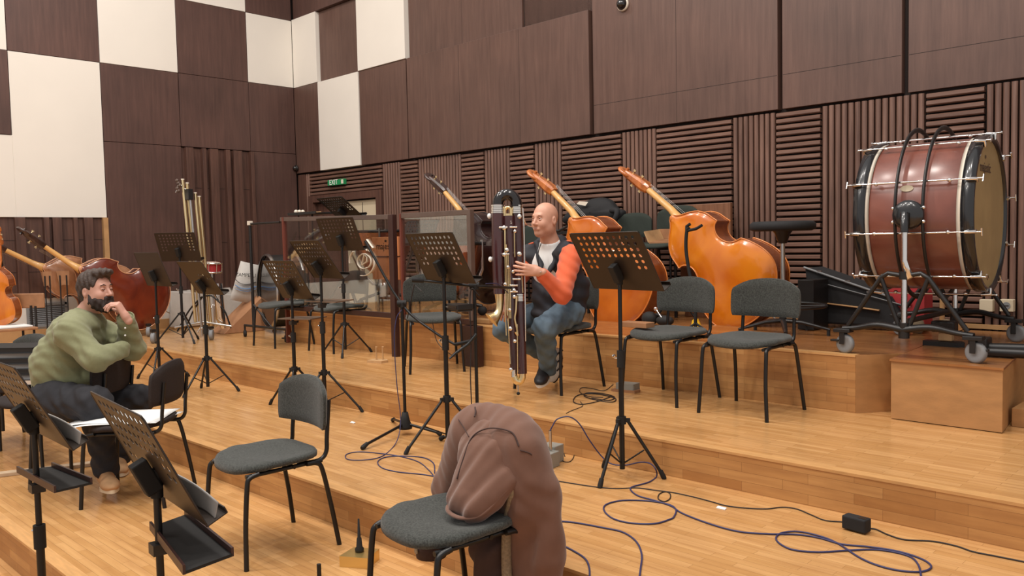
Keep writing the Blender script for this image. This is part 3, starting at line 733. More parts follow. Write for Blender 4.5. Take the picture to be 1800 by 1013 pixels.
f1 = [on(636, 792, T1), on(776, 768, T1), on(690, 742, T1)]
m1 = mic_stand(b1, T1, 536, 'tripod boom microphone stand with the boom crossing the clear screen', [(p.x, p.y) for p in f1],
    [K(642, 424, d1+.1), K(706, 535, d1-.0), K(765, 585, d1-.1), K(800, 606, d1-.15)], None)
MB().tube([K(800, 606, d1-.15), K(826, 600, d1-.13)], .011, 8).build('boom_end', M['rubber'], m1, True)
MB().tube([K(741, 512, d1-.03), K(728, 499, d1), K(716, 560, d1+.02)], .004, 6).build('clip_lead', M['cable'], m1, True)
b2_ = (-3.66, 3.62)
d2 = (Vector((*b2_, 1.2))-CAM).dot(FV)
p0 = K(834, 512, d2)
b2_ = (p0.x, p0.y); 
m2 = mic_stand(b2_, T1, 505, 'microphone stand with a level boom reaching to the tall bassoon', [(b2_[0]-.25, b2_[1]-.1), (b2_[0]+.2, b2_[1]-.22), (b2_[0]+.06, b2_[1]+.035)],
    [K(740, 493, d2-.02), K(834, 503, d2), K(880, 505, d2+.2), K(916, 508, d2+.55)], None)
MB().tube([K(724, 492, d2-.03), K(745, 493, d2-.02)], .016, 10).build('counterweight', M['rubber'], m2, True)
MB().tube([K(918, 514, d2+.55), K(919, 497, d2+.55), K(919, 480, d2+.55)], [.008, .009, .009], 10).build('microphone', M['silver'], m2, True)
MB().tube([K(837, 588, d2-.02), K(822, 606, d2-.05), K(800, 622, d2-.08), K(790, 631, d2-.1)], [.012, .011, .01, .006], 8).build('lower_arm', M['frame'], m2, True)
# small black interface on the stand by the chair
l = ms[2].location; z = zfor(l.x, l.y, 545)
dv = thing('audio_device', 'small black box device on a shelf clamped to a music stand pole', 'device', K(805, 545, (Vector((l.x, l.y, z))-CAM).dot(FV)))
A = Matrix.Rotation(R(-8), 4, 'Z')
MB().box((0, 0, .02), (.17, .12, .035), A).build('body', M['black'], dv, bevel=.005)
MB().box((0, -.061, .022), (.155, .003, .02), A).build('front_panel', M['ebony'], dv)
mb = MB()
for k in range(4): mb.box((-.06+.014*k, -.0635, .022), (.005, .002, .006), A)
mb.build('lights', M['mid'], dv)
tr = MB().box((-.0, 0, -.001), (.17, .10, .006), A); tr.box((-.11, -.0, -.004), (.10, .02, .01), A)
tr.build('shelf', M['black'], dv)

# ================================================================ double basses
HALF = [[(0, .028), (.03, .05), (.06, .085), (.10, .145), (.16, .21), (.23, .246), (.30, .258), (.345, .268)],
        [(.345, .268), (.356, .225), (.40, .188), (.46, .178), (.53, .20), (.575, .245), (.602, .308)],
        [(.602, .308), (.66, .335), (.74, .362), (.82, .377), (.90, .374), (.98, .343), (1.05, .275), (1.10, .185), (1.13, .09), (1.14, 0)]]
def bass_outline():
    h = []
    for s_ in HALF:
        q = crom([(a, b, 0) for a, b in s_], 3); h += q[:-1] if s_ is not HALF[-1] else q
    top = [(p.x, p.y) for p in h]; return top+[(x, -y) for x, y in top[::-1][1:]]
def make_bass(name, label, cat, A, s, back, rib, neckm, bend=0.0, dark='ebony', group='double basses', edge=None, depth=.19, scrollm=None, stand_off=0):
    """A: frame whose x runs down the body from the heel, y across, z out of the back"""
    t = thing(name, label, cat, A.translation, 0, group)
    R4 = A.to_3x3().to_4x4() @ Matrix.Scale(s, 4)
    out = bass_outline(); n = len(out); cx = .56
    half = out[:len(out)//2+1]
    def plate(zs, sgn, nm, mat):
        st_ = []
        for x, y in half:
            if not st_ or x > st_[-1][0]+.0015: st_.append((x, max(y, .004)))
        Q = 28; vs = []; fs = []
        PX = np.array([(x, y) for x, y in out]); E0 = PX; E1 = np.roll(PX, -1, axis=0); ED = E1-E0; EL = (ED**2).sum(1)+1e-12
        for x, w_ in st_:
            for q in range(Q+1):
                u = -1+2*q/Q; u = math.copysign(abs(u)**.8, u); p_ = np.array((x, w_*u))
                tt = np.clip(((p_-E0)*ED).sum(1)/EL, 0, 1); dd_ = math.sqrt((((E0+ED*tt[:, None])-p_)**2).sum(1).min())
                e = min(1, dd_/.19); e = 1-(1-e)**2.2
                h_ = -.003*math.sin(min(1, dd_/.02)*PI)+.036*e*min(1, dd_/.02)
                vs.append((x, w_*u, zs+sgn*h_))
        n_ = Q+1
        for i in range(len(st_)-1):
            for q in range(Q):
                f_ = (i*n_+q, (i+1)*n_+q, (i+1)*n_+q+1, i*n_+q+1); fs.append(f_ if sgn > 0 else f_[::-1])
        return MB().add(vs, fs, True, R4).build(nm, mat, t)
    plate(0, 1, 'back_plate', back); plate(-depth, -1, 'top_plate', back)
    vs = [(x*.992+.004, y*.985, -.001) for x, y in out]+[(x*.992+.004, y*.985, -depth+.001) for x, y in out]
    MB().add(vs, [(k, (k+1) % n, n+(k+1) % n, n+k) for k in range(n)], True, R4).build('ribs', rib, t)
    for z in (0.0, -depth):
        MB().tube([(x, y, z) for x, y in out], .0055, 6, closed=True, M=R4).build('edging', edge or back, t)
    N4 = R4 @ Matrix.Rotation(bend, 4, 'Z')
    # heel button and neck (seen from behind)
    mb = MB(); mb.lathe([(0, .006), (.026, .006), (.03, 0), (.03, -.01)], 14, Matrix.Translation((.012, 0, 0))); mb.v = [tuple(N4 @ Vector(v)) for v in mb.v]; mb.build('heel_button', edge or back, t)
    L0_ = -.44
    pts = [(.05, 0, -.10), (.0, 0, -.085), (-.05, 0, -.115), (-.12, 0, -.140), (L0_, 0, -.140)]
    MB().tube(pts, [.050, .046, .036, .032, .027], 14, M=N4, flat=1.0).build('neck', neckm, t)
    MB().add([(.30, -.030, -.21), (.30, .030, -.21), (L0_, .014, -.150), (L0_, -.014, -.150), (.30, -.030, -.20), (.30, .030, -.20), (L0_, .014, -.135), (L0_, -.014, -.135)], [(3, 2, 1, 0), (4, 5, 6, 7), (0, 1, 5, 4), (1, 2, 6, 5), (2, 3, 7, 6), (3, 0, 4, 7)], False, N4).build('fingerboard', M[dark], t)
    sm = scrollm or neckm
    # pegbox, slightly thrown back, and scroll
    mb = MB(); prof = [(L0_+.02, .038, .036), (L0_-.03, .046, .048), (L0_-.10, .044, .046), (L0_-.20, .034, .038), (L0_-.245, .028, .032)]
    vs = []
    for i, (x, wy, hz) in enumerate(prof):
        zc_ = -.148+.055*max(0, (L0_-x)/.235)**1.2
        for yy, zz in ((-wy, -hz), (wy, -hz), (wy, hz*.6), (wy*.5, hz), (-wy*.5, hz), (-wy, hz*.6)): vs.append((x, yy, zc_+zz))
    fs = [(i*6+k, i*6+(k+1) % 6, (i+1)*6+(k+1) % 6, (i+1)*6+k) for i in range(len(prof)-1) for k in range(6)]+[tuple(range(6))[::-1], tuple(range(24, 30))]
    mb.add(vs, fs, False, N4); mb.build('pegbox', sm, t, bevel=.004)
    mb = MB(); c0 = Vector((L0_-.262, 0, -.118)); pts = []; rr = []
    for k in range(34):
        a = PI*.15+k/33*PI*3.1; r_ = .060*(1-k/33*.78)
        pts.append(c0+Vector((r_*math.cos(a), 0, r_*math.sin(a)))); rr.append(.020-.007*k/33)
    mb.tube(pts, rr, 8, M=N4, flat=1.9)
    mb.rod(c0+Vector((0, -.042, 0)), c0+Vector((0, .042, 0)), .014, 10, M=N4); mb.build('scroll', sm, t)
    for k in range(4):
        x = L0_-.05-.045*k; sgn = 1 if k % 2 else -1
        mb = MB(); z_ = -.145+.045*((L0_-x)/.235)
        mb.rod((x, -sgn*.03, z_), (x, sgn*.060, z_), .005, 8, M=N4); mb.box((x, sgn*.066, z_), (.026, .016, .005), N4)
        mb.lathe([(0, .0), (.016, 0), (.016, .006), (0, .006)], 10, N4 @ Matrix.Translation((x+.006, sgn*.036, z_)) @ Matrix.Rotation(PI/2, 4, 'X'))
        mb.build('tuning_machine', M['brass'], t)
    # front fittings
    mb = MB(); mb.prism([(-.06, 0), (.06, 0), (.045, .11), (.0, .135), (-.045, .11)], -.008, .008, R4 @ frame((.62, 0, -depth-.04), (0, 1, 0), (0, 0, -1), (-1, 0, 0))); mb.build('bridge', M['woodblock'], t)
    MB().add([(.78, -.03, -.235), (.78, .03, -.235), (1.12, .045, -.215), (1.12, -.045, -.215), (.78, -.03, -.225), (.78, .03, -.225), (1.12, .045, -.2), (1.12, -.045, -.2)], [(0, 3, 2, 1), (4, 5, 6, 7), (0, 1, 5, 4), (1, 2, 6, 5), (2, 3, 7, 6), (3, 0, 4, 7)][::1], False, R4).build('tailpiece', M[dark], t)
    mb = MB()
    for k in (-1.5, -.5, .5, 1.5): mb.tube([(.80, k*.02, -.238), (.62, k*.026, -.355), (L0_, k*.008, -.153)], .0014, 5, M=R4)
    mb.build('strings', M['steel'], t)
    MB().rod((1.13, 0, -.10), (1.24, 0, -.10), .007, 8, M=R4).build('endpin', M['steel'], t)
    return t
def yframe(x, y, z, ang):
    a = math.radians(ang); return frame((x, y, z), (math.cos(a), 0, math.sin(a)), (-math.sin(a), 0, math.cos(a)), (0, -1, 0))
def xframe(x, y, z, ang):   # facing +X, body running towards +Y
    a = math.radians(ang); ax = Vector((0, math.cos(a), math.sin(a))); pe = Vector((0, -math.sin(a), math.cos(a)))
    return frame((x, y, z), ax, pe, ax.cross(pe))
M['oran1'] = varnish('amber_varnish', srgb(188, 92, 10), srgb(224, 134, 26), 2.4, .1)
M['oran1r'] = varnish('amber_rib_varnish', srgb(116, 56, 24), srgb(140, 72, 32), 5, .12)
M['oran2'] = varnish('honey_varnish', srgb(180, 88, 20), srgb(208, 116, 34), 2.6, .12)
M['oranneck'] = plain('bare_neck_maple', srgb(214, 164, 98), .35, var=.1, scale=6, coat=.3)
M['oranscroll'] = varnish('scroll_amber', srgb(160, 84, 34), srgb(206, 122, 58), 14, .15)
M['redv'] = varnish('red_brown_varnish', srgb(78, 26, 17), srgb(120, 46, 22), 2.8, .12)
M['redr'] = varnish('dark_red_rib', srgb(70, 26, 18), srgb(96, 38, 26), 5, .14)
M['tanv'] = varnish('tan_varnish', srgb(150, 100, 66), srgb(178, 126, 90), 4, .2)
M['tanedge'] = plain('light_edge', srgb(206, 150, 112), .3, coat=.4)
M['amberedge'] = plain('amber_edge', srgb(208, 124, 58), .25, coat=.5)
M['darkv'] = varnish('nearly_black_varnish', srgb(30, 16, 16), srgb(44, 24, 22), 3, .12)
M['darkscroll'] = varnish('dark_scroll', srgb(40, 24, 22), srgb(70, 42, 34), 12, .2)
A_ = yframe(-3.99, 6.05, 1.815, -43)
make_bass('double_bass', 'glossy amber double bass lying on its side, right of the others, behind two grey chairs', 'double bass', A_, 1.0, M['oran1'], M['oran1r'], M['oranneck'], R(5), edge=M['amberedge'], scrollm=M['oranscroll'], depth=.21)
make_bass('double_bass', 'honey-coloured double bass behind the seated musician and the large music stand', 'double bass', yframe(-4.95, 5.85, 1.83, -49), 1.0, M['oran2'], M['oran1r'], M['oranneck'], R(9), edge=M['amberedge'], scrollm=M['oranscroll'], depth=.21)
make_bass('double_bass', 'nearly black double bass between the clear screen and the tall bassoon', 'double bass', yframe(-6.66, 5.98, 1.93, -47), .97, M['darkv'], M['darkv'], M['oranneck'], R(6), scrollm=M['darkscroll'], edge=M['darkv'])
D_ = xframe(-10.44, 3.47, 1.44, -30)
make_bass('double_bass', 'red-brown double bass lying on its side behind the bearded man', 'double bass', D_, 1.0, M['redv'], M['redr'], M['oranneck'], R(-8), edge=M['tanedge'], scrollm=M['darkscroll'])
make_bass('double_bass', 'paler double bass leaning behind the red-brown one near the left wall', 'double bass', xframe(-10.76, 3.18, 1.46, -26), .98, M['tanv'], M['redr'], M['oranneck'], R(-4), edge=M['tanedge'], scrollm=M['darkscroll'], depth=.16)
# the instrument cut off by the left edge: a cello-like front with ribs, standing upright
cf = K(-22, 560, 9.0)
Ac = frame(K(-8, 470, 8.3), (-.10, .0, -.995), (.77, .63, -.08), Vector((-.10, 0, -.995)).cross(Vector((.77, .63, -.08))))
make_bass('cello', 'orange cello cut off by the left edge of the picture, scroll up', 'cello', Ac, .52, M['oran1'], M['oran1r'], M['oranscroll'], 0, edge=M['amberedge'], scrollm=M['oranscroll'], group='upright cellos')

# ================================================================ bass drum on its stand
DC = Vector((-1.76, 5.57, 1.745)); DR = .455; DX0, DX1 = -.315, .315
rotd = Matrix.Rotation(R(3.5), 4, 'Z')
DA = rotd @ frame((0, 0, 0), (0, 1, 0), (0, 0, 1), (1, 0, 0))   # lathe z -> drum axis (+X)
dr = thing('bass_drum', 'large red-brown concert bass drum hung in a black wheeled stand', 'drum', DC)
MB().lathe([(DR-.012, DX0+.02), (DR, DX0+.03), (DR, DX1-.03), (DR-.012, DX1-.02)], 72, DA).build('shell', M['drumred'], dr)
for sg, a, b in ((1, DX1-.055, DX1+.012), (-1, DX0+.055, DX0-.012)):
    MB().lathe([(DR+.002, a-sg*.006), (DR+.004, a-sg*.022), (DR+.004, a)], 72, DA).build('binding', M['hoopwhite'], dr)
    MB().lathe([(DR+.002, a), (DR+.014, a), (DR+.014, b), (DR-.012, b), (DR-.014, b-sg*.03)], 72, DA).build('hoop', M['hoopblack'], dr)
    hd = MB(); hd.disc(DR-.008, b-sg*.018, 72, DA, up=sg > 0); ho = hd.build('drumhead', M['skinhead'], dr)
NR = 10
for k in range(NR):
    a = 2*PI*(k+.35)/NR; c, s = math.cos(a), math.sin(a); r_ = DR+.030
    mb = MB(); mb.rod((c*r_, s*r_, DX0-.03), (c*r_, s*r_, DX1+.03), .0042, 8, M=DA); mb.rod((c*r_, s*r_, -.19), (c*r_, s*r_, .19), .0065, 8, M=DA)
    tr_ = mb.build('tension_rod', M['chrome'], dr)
    for x in (-.20, .20): MB().ball((c*(r_-.005), s*(r_-.005), x), .013, M=DA, n=10, m=6).build('lug', M['chrome'], tr_)
    for sg in (-1, 1):
        e = (DX1 if sg > 0 else -DX0); mb = MB()
        mb.tube([(c*r_, s*r_, sg*(e-.03)), (c*(r_-.004), s*(r_-.004), sg*(e+.02)), (c*(DR-.01), s*(DR-.01), sg*(e+.018))], [.011, .012, .008], 8, M=DA)
        mb.rod((c*r_, s*r_, sg*(e+.02)), (c*r_, s*r_, sg*(e+.055)), .005, 8, M=DA)
        mb.rod((c*r_-s*.022, s*r_+c*.022, sg*(e+.055)), (c*r_+s*.022, s*r_-c*.022, sg*(e+.055)), .005, 8, M=DA)
        mb.build('claw', M['chrome'], tr_)
# maker's oval badge and lettering on the head
a = math.radians(0); bd = MB(); v = Vector((0, -math.cos(R(20)), math.sin(R(20))))
bA = rotd @ Matrix.Translation(v*(DR+.002)+Vector((-.03, 0, 0))) @ frame((0, 0, 0), (1, 0, 0), v.cross(Vector((1, 0, 0))), v)
bd.prism([(.036*math.cos(2*PI*k/20), .02*math.sin(2*PI*k/20)) for k in range(20)], -.001, .003, bA); bd.build('badge', M['cream'], dr)
hA = rotd @ frame((DX1-.002, -.10, .27), (0, 1, 0), (0, 0, 1), (1, 0, 0))
text_mesh('lettering', 'majestic', .085, M['ebony'], dr, hA)
MB().prism([(0, 0), (.012, .012), (.006, .024), (-.006, .024), (-.012, .012)], 0, .001, hA @ Matrix.Translation((0, .05, 0))).build('crown_mark', M['ebony'], dr)
text_mesh('size_mark', '36', .03, M['ebony'], dr, rotd @ frame((DX1-.002, .0, -.38), (0, 1, 0), (0, 0, 1), (1, 0, 0)))
# the stand: two rings round the shell, swivel hubs, posts, A-frames and casters
st = thing('drum_stand', 'black wheeled cradle stand carrying the concert bass drum', 'drum stand', (DC.x, DC.y, T3))
def Wd(p): return rotd @ Vector(p)+Vector((0, 0, DC.z-T3))
for x in (-.075, .075):
    pts = [Wd((x, (DR+.05+.055*max(0, math.sin(a))**4)*math.cos(a)*1.0, (DR+.05+.03*max(0, math.sin(a))**4)*math.sin(a))) for a in [2*PI*k/64 for k in range(64)]]
    MB().tube(pts, .016, 8, closed=True, flat=.6).build('ring', M['black'], st)
for sy in (-1, 1):
    hub = Wd((0, sy*(DR+.055), .0))
    hA_ = aim(hub, rotd.to_3x3() @ Vector((0, sy, 0)))
    h_ = MB().lathe([(0, -.01), (.085, -.01), (.088, .0), (.082, .02), (.055, .035), (0, .038)], 28, hA_).build('swivel_plate', M['hoopblack'], st)
    mb = MB()
    for dx in (-.085, .085):
        for dz in (-.04, .04): mb.ball(hub+Vector((dx, sy*.005, dz)), .011, n=8, m=6)
    mb.build('bolts', M['chrome'], h_)
    top = hub+Vector((0, sy*.06, -.0))
    MB().tube([hub+Vector((0, sy*.02, .0)), top+Vector((0, 0, .01)), top+Vector((0, 0, -.10))], [.022, .024, .022], 12).build('elbow', M['hoopblack'], st)
    mid = Vector((top.x, top.y, .455))
    MB().tube([top+Vector((0, 0, -.09)), top+Vector((0, 0, -.26)), top+Vector((.03*(1 if sy < 0 else -1), 0, -.36)), mid+Vector((.02*(1 if sy < 0 else -1), 0, .01))], [.018, .018, .022, .019], 12).build('post', M['chrome'] , st)
    base = Vector((mid.x, mid.y, .185))
    MB().rod(mid, base, .017, 14).build('post', M['chrome'], st)
    MB().rod(mid+Vector((0, 0, .0)), mid+Vector((0, 0, .045)), .028, 14).build('collar', M['black'], st)
    MB().rod(base+Vector((0, 0, -.07)), base+Vector((0, 0, .02)), .03, 14).build('collar', M['black'], st)
    # wide low arm with a caster at each end
    ends = []
    for sx in (-1, 1):
        e = Vector((mid.x+sx*.36, mid.y+sy*-.02, .15)); ends.append(e)
        MB().tube(crom([base+Vector((0, 0, -.02)), base+Vector((sx*.14, 0, .0)), e+Vector((-sx*.09, 0, .01)), e], 5), [.034, .034, .032, .032, .03, .03, .028, .028, .026, .026, .025, .025, .025, .025, .025, .025], 8, flat=.65).build('arm', M['black'], st)
        mb = MB(); mb.tube([mid+Vector((0, 0, .02)), mid+Vector((sx*.09, 0, .035)), mid+Vector((sx*.13, 0, .01)), e+Vector((-sx*.03, 0, .02))], .014, 8)
        mb.tube([mid+Vector((sx*.13, 0, .01)), base+Vector((sx*.03, 0, .0))], .013, 8); mb.build('a_frame', M['black'], st)
        wl_ = .058
        mb = MB().box(e+Vector((0, 0, -.012)), (.10, .07, .022)); mb.box(e+Vector((.0, .026, -.055)), (.03, .006, .08)); mb.box(e+Vector((0, -.026, -.055)), (.03, .006, .08)); mb.box(e+Vector((sx*.05, 0, -.075)), (.05, .035, .012)) 
        cs = mb.build('caster', M['black'], st, bevel=.003)
        wA = aim((e.x+.012, e.y, wl_), (.25, 1, 0))
        MB().lathe([(.0, -.014), (.035, -.014), (.050, -.017), (wl_, -.010), (wl_, .010), (.050, .017), (.035, .014), (0, .014)], 24, wA).build('wheel', M['grey'], cs)
# connecting bars under the drum
MB().rod(Vector((0, -.40, .20)), Vector((0, .40, .20)), .016, 10).build('spreader', M['black'], st)

# ================================================================ clear screens
def screen(x0, x1, y, zt0, zt1, zb, label, legx):
    t = thing('clear_screen', label, 'screen', ((x0+x1)/2, y, T2), 0, 'clear screens')
    MB().add([(x0+.03, y-.004, zb+.02), (x1-.03, y-.004, zb+.02), (x1-.03, y-.004, zt1-.04), (x0+.03, y-.004, zt0-.04),
              (x0+.03, y+.004, zb+.02), (x1-.03, y+.004, zb+.02), (x1-.03, y+.004, zt1-.04), (x0+.03, y+.004, zt0-.04)],
             [(0, 1, 2, 3), (7, 6, 5, 4), (0, 4, 5, 1), (1, 5, 6, 2), (2, 6, 7, 3), (3, 7, 4, 0)]).build('pane', M['glass'], t, True)
    def rail(a, b, w_, nm, mat):
        a, b = Vector(a), Vector(b); d = (b-a); L_ = d.length; A = frame(a, d.normalized(), (0, 1, 0), d.normalized().cross(Vector((0, 1, 0))))
        MB().box((L_/2, 0, 0), (L_, .035, w_), A).build(nm, M[mat], t, True, bevel=.003)
    rail((x0, y, zt0-.022), (x1, y, zt1-.022), .045, 'top_rail', 'framegrey')
    rail((x0, y, zb), (x1, y, zb), .05, 'bottom_rail', 'darkwood')
    for x, lo, w_, mt in legx:
        MB().span(x-w_/2, x+w_/2, y-.025, y+.025, lo, (zt0 if abs(x-x0) < abs(x-x1) else zt1)-.0).build('post', M[mt], t, True, bevel=.003)
    return t
GY = 4.87
gx = lambda px, py=480: atY(px, py, GY).x
gz = lambda px, py: atY(px, py, GY).z
sA = screen(gx(498), gx(692), GY, gz(500, 382), gz(695, 377), gz(600, 548), 'wide clear screen in a dark frame with a white spiral emblem', [(gx(503), T2, .028, 'warmpost'), (gx(692), T2, .07, 'darkwood')])
sB = screen(gx(704), gx(829), GY+.02, gz(700, 376), gz(829, 368), gz(760, 562), 'narrow clear screen beside the nearly black double bass', [(gx(706), gz(700, 560), .022, 'warmpost'), (gx(826), gz(826, 564), .045, 'framegrey')])
MB().span(gx(812), gx(838), GY-.02, GY+.06, T2, gz(825, 573)).build('foot_block', M['darkwood'], sB, True, bevel=.004)
# emblem on the pane
def arc(cx, cy, r0, r1, a0, a1, sx=.86, n=20): return [(cx+sx*(r0+(r1-r0)*k/n)*math.cos(a0+(a1-a0)*k/n), cy-(r0+(r1-r0)*k/n)*math.sin(a0+(a1-a0)*k/n)) for k in range(n+1)]
mb = MB()
for path in (arc(638, 461, 24, 24, R(-100), R(60)), [(643, 438), (646, 441), (650, 437)], arc(634, 461, 24, 22, R(130), R(185)), arc(640, 460, 14, 12, R(60), R(300)), arc(643, 460, 11, 12, R(-60), R(80)), [(636, 466), (641, 447), (646, 452), (645, 460), (636, 466)], [(645, 421), (653, 432), (656, 436)]):
    mb.tube([atY(a, b, GY-.008) for a, b in path], .014, 6, flat=.3)
mb.build('emblem', M['hoopwhite'], sA, True)

# ================================================================ contrabassoon (held by the seated musician)
CBD = 5.55
def Q(px, py, dd=0): return K(px, py, CBD+dd)
cb = thing('contrabassoon', 'tall dark maroon contrabassoon with silver keys held by the seated musician', 'woodwind', K(911, 694, CBD))
sP = CBD/1466
MB().tube([Q(875, 360), Q(876, 440), Q(878, 517)], [.044, .044, .040], 20).build('bell_joint', M['maroon'], cb, True)
MB().tube([Q(894, 380), Q(899, 510), Q(903, 650)], [.040, .037, .025], 18).build('wing_joint', M['maroon'], cb, True)
MB().tube([Q(909, 360, .01), Q(912, 470, .01), Q(918, 657, .01)], [.034, .036, .032], 18).build('long_joint', M['maroon'], cb, True)
pts = crom([Q(875, 364)]+[Q(891.5-16.5*math.cos(a), 361-19*math.sin(a)) for a in [PI*k/8 for k in range(0, 9)]]+[Q(908, 364)], 3)
cr = MB().tube(pts, .0385, 20).build('crook_bend', M['ebony'], cb, True)
mb = MB(); rnd = random.Random(4)
for k in range(26):
    a = PI*(.08+.62*rnd.random()); rr_ = 1+.07*rnd.uniform(-1, 1)
    mb.ball(Q(891.5-(19.5*rr_)*math.cos(a), 361-(23.5*rr_)*math.sin(a), -.034+.01*rnd.random()), .0032, n=6, m=4)
mb.build('sparkling_dots', M['paper'], cr, True)
def ring(px, py0, py1, r, mat='silver', name='ferrule', dd=0):
    mb = MB(); n = 5
    for k in range(n):
        y0 = py0+(py1-py0)*k/n; y1 = py0+(py1-py0)*(k+.75)/n; mb.rod(Q(px, y0, dd), Q(px, y1, dd), r*(1.0 if k % 2 else 1.03), 18)
    return mb.build(name, M[mat], cb, True)
ring(875, 361, 376, .0455); ring(909, 361, 376, .0365); ring(914, 517, 530, .0345)
MB().tube(crom([Q(887, 383, -.01), Q(887, 370, -.01), Q(892, 364.5, -.01), Q(898, 369, -.01), Q(898, 383, -.01)], 5), .013, 10).build('top_arch', M['gold'], cb, True)
MB().tube([Q(892, 376), Q(892, 384)], .028, 14).build('top_socket', M['gold'], cb, True)
# brass bell turned down, flaring towards the left
bl = MB(); path = [Q(878, 514), Q(878.5, 530), Q(878, 543, -.01), Q(873.5, 554, -.02), Q(864, 563, -.03)]
cpts = crom(path, 6); nn = len(cpts)
bl.tube(cpts, [.034-.010*min(1, k/10)+.034*max(0, (k-13)/(nn-14))**2.2 for k in range(nn)], 22); bo = bl.build('bell', M['brass'], cb, True)
# lower end
MB().tube(crom([Q(918, 654, .01), Q(918, 664, .01), Q(914, 671, .01), Q(907, 670, .0), Q(904, 662, .0)], 5), .023, 14).build('lower_bow', M['brass'], cb, True)
MB().tube([Q(903, 645), Q(903, 664)], .017, 12).build('ferrule', M['silver'], cb, True)
ep = MB().rod(Q(910, 668), Q(911, 690), .004, 8).build('endpin', M['steel'], cb, True)
MB().ball(Q(911, 692), .012, n=10, m=6).build('rubber_tip', M['rubber'], ep, True)
# long side tube and mouth bocal
MB().tube(crom([Q(919, 366, -.03), Q(921, 400, -.04), Q(922.5, 480, -.04), Q(923.5, 560, -.03), Q(924, 600, -.02)], 4), .0045, 8).build('long_tube', M['silver'], cb, True)
MB().tube(crom([Q(921, 384, .0), Q(924, 393, .02), Q(929, 397, .06), Q(935, 399, .13), Q(940, 401, .17)], 5), .004, 8).build('bocal', M['silver'], cb, True)
# key rods, cups and touches
for x0, y0, x1, y1 in [(887, 405, 889, 545), (890, 430, 892, 555), (893, 446, 895, 560), (896, 470, 898, 560), (904, 405, 905, 452), (888, 400, 888, 447), (917, 480, 919, 515), (893, 560, 897, 640), (909, 570, 910, 655), (888, 545, 890, 590)]:
    MB().rod(Q(x0, y0, -.045), Q(x1, y1, -.045), .0042, 8).build('key_rod', M['gold'], cb, True)
for i, (x, y, r) in enumerate([(886, 401, .016), (886, 448, .014), (905, 407, .012), (891, 440, .015), (913, 381, .016), (913, 447, .017), (893, 470, .012), (902, 478, .012), (888, 500, .013), (904, 511, .014), (904, 522, .013), (897, 578, .015), (896, 545, .012), (898, 650, .014), (905, 600, .012)]):
    A = aim(Q(x, y, -.038), -FV)
    MB().lathe([(0, .014), (r*.8, .014), (r, .009), (r, 0), (r*.8, -.004), (0, -.004)], 14, A).build('key_cup', M['silver'], cb, True)
for x0, x1, y in [(877, 892, 400), (896, 909, 399.5), (901, 915, 491), (896, 910, 502), (896, 910, 513), (885, 895, 447)]:
    MB().rod(Q(x0, y, -.045), Q(x1, y, -.045), .0065, 8).build('key_bar', M['silver'], cb, True)
for x, y in ((860, 380), (862, 456)): MB().ball(Q(x, y), .014, (1, 1, 1.3), n=10, m=8).build('side_roller', M['paper'], cb, True)
mb = MB(); mb.tube(crom([Q(908, 520, -.04), Q(907, 545, -.04), Q(905, 560, -.04), Q(908, 575, -.04), Q(910, 590, -.04), Q(906, 584, -.04)], 4), .007, 8); mb.build('lower_crook', M['gold'], cb, True)
mb = MB()
for k, (w_, y) in enumerate(((5, 389), (8, 392.5))): mb.box(Q(897, y, -.036), (w_*sP, .002, .005), rz=-YAW*0)
mb.build('stamp', M['hoopwhite'], cb, True)

# ================================================================ things behind the screens
def timpano(px, py, Y, r, label, banner):
    c = atY(px, py, Y); t = thing('timpano', label, 'drum', (c.x, Y, T3), 0, 'kettle drums')
    H = c.z-T3
    MB().lathe([(.0, H-.52), (r*.3, H-.50), (r*.62, H-.40), (r*.85, H-.24), (r*.96, H-.08), (r, H)], 40).build('bowl', M['copper'], t)
    MB().lathe([(r+.002, H-.012), (r+.02, H-.012), (r+.022, H+.018), (r-.01, H+.022)], 40).build('hoop', M['black'], t)
    MB().disc(r, H+.012, 40).build('drumhead', M['hoopwhite'], t)
    mb = MB()
    for k in range(6):
        a = 2*PI*(k+.3)/6; x, y = (r+.03)*math.cos(a), (r+.03)*math.sin(a)
        mb = MB().tube([(x, y, H+.04), (x, y, H-.25), (x*.7, y*.7, H-.50), (x*.35, y*.35, .25)], .010, 8); mb.build('strut', M['steel'], t)
    MB().lathe([(.0, .30), (.07, .30), (.09, .22), (.06, .12), (.0, .1)], 16).build('base', M['steel'], t)
    for k in range(3):
        a = 2*PI*k/3-PI/2; e = Vector((math.cos(a)*r*.95, math.sin(a)*r*.95, .09))
        l = MB().tube([(0, 0, .17), e], .018, 8).build('leg', M['black'], t); MB().lathe([(0, -.015), (.045, -.015), (.045, .015), (0, .015)], 16, aim((e.x, e.y, .046), (e.y, -e.x, 0))).build('wheel', M['rubber'], l)
    return t, H
t1, H1 = timpano(672, 408, 5.95, .36, 'copper kettle drum behind the wide clear screen, left of the other kettle drum', True)
t2, H2 = timpano(790, 430, 5.50, .34, 'copper kettle drum behind the narrow clear screen', False)
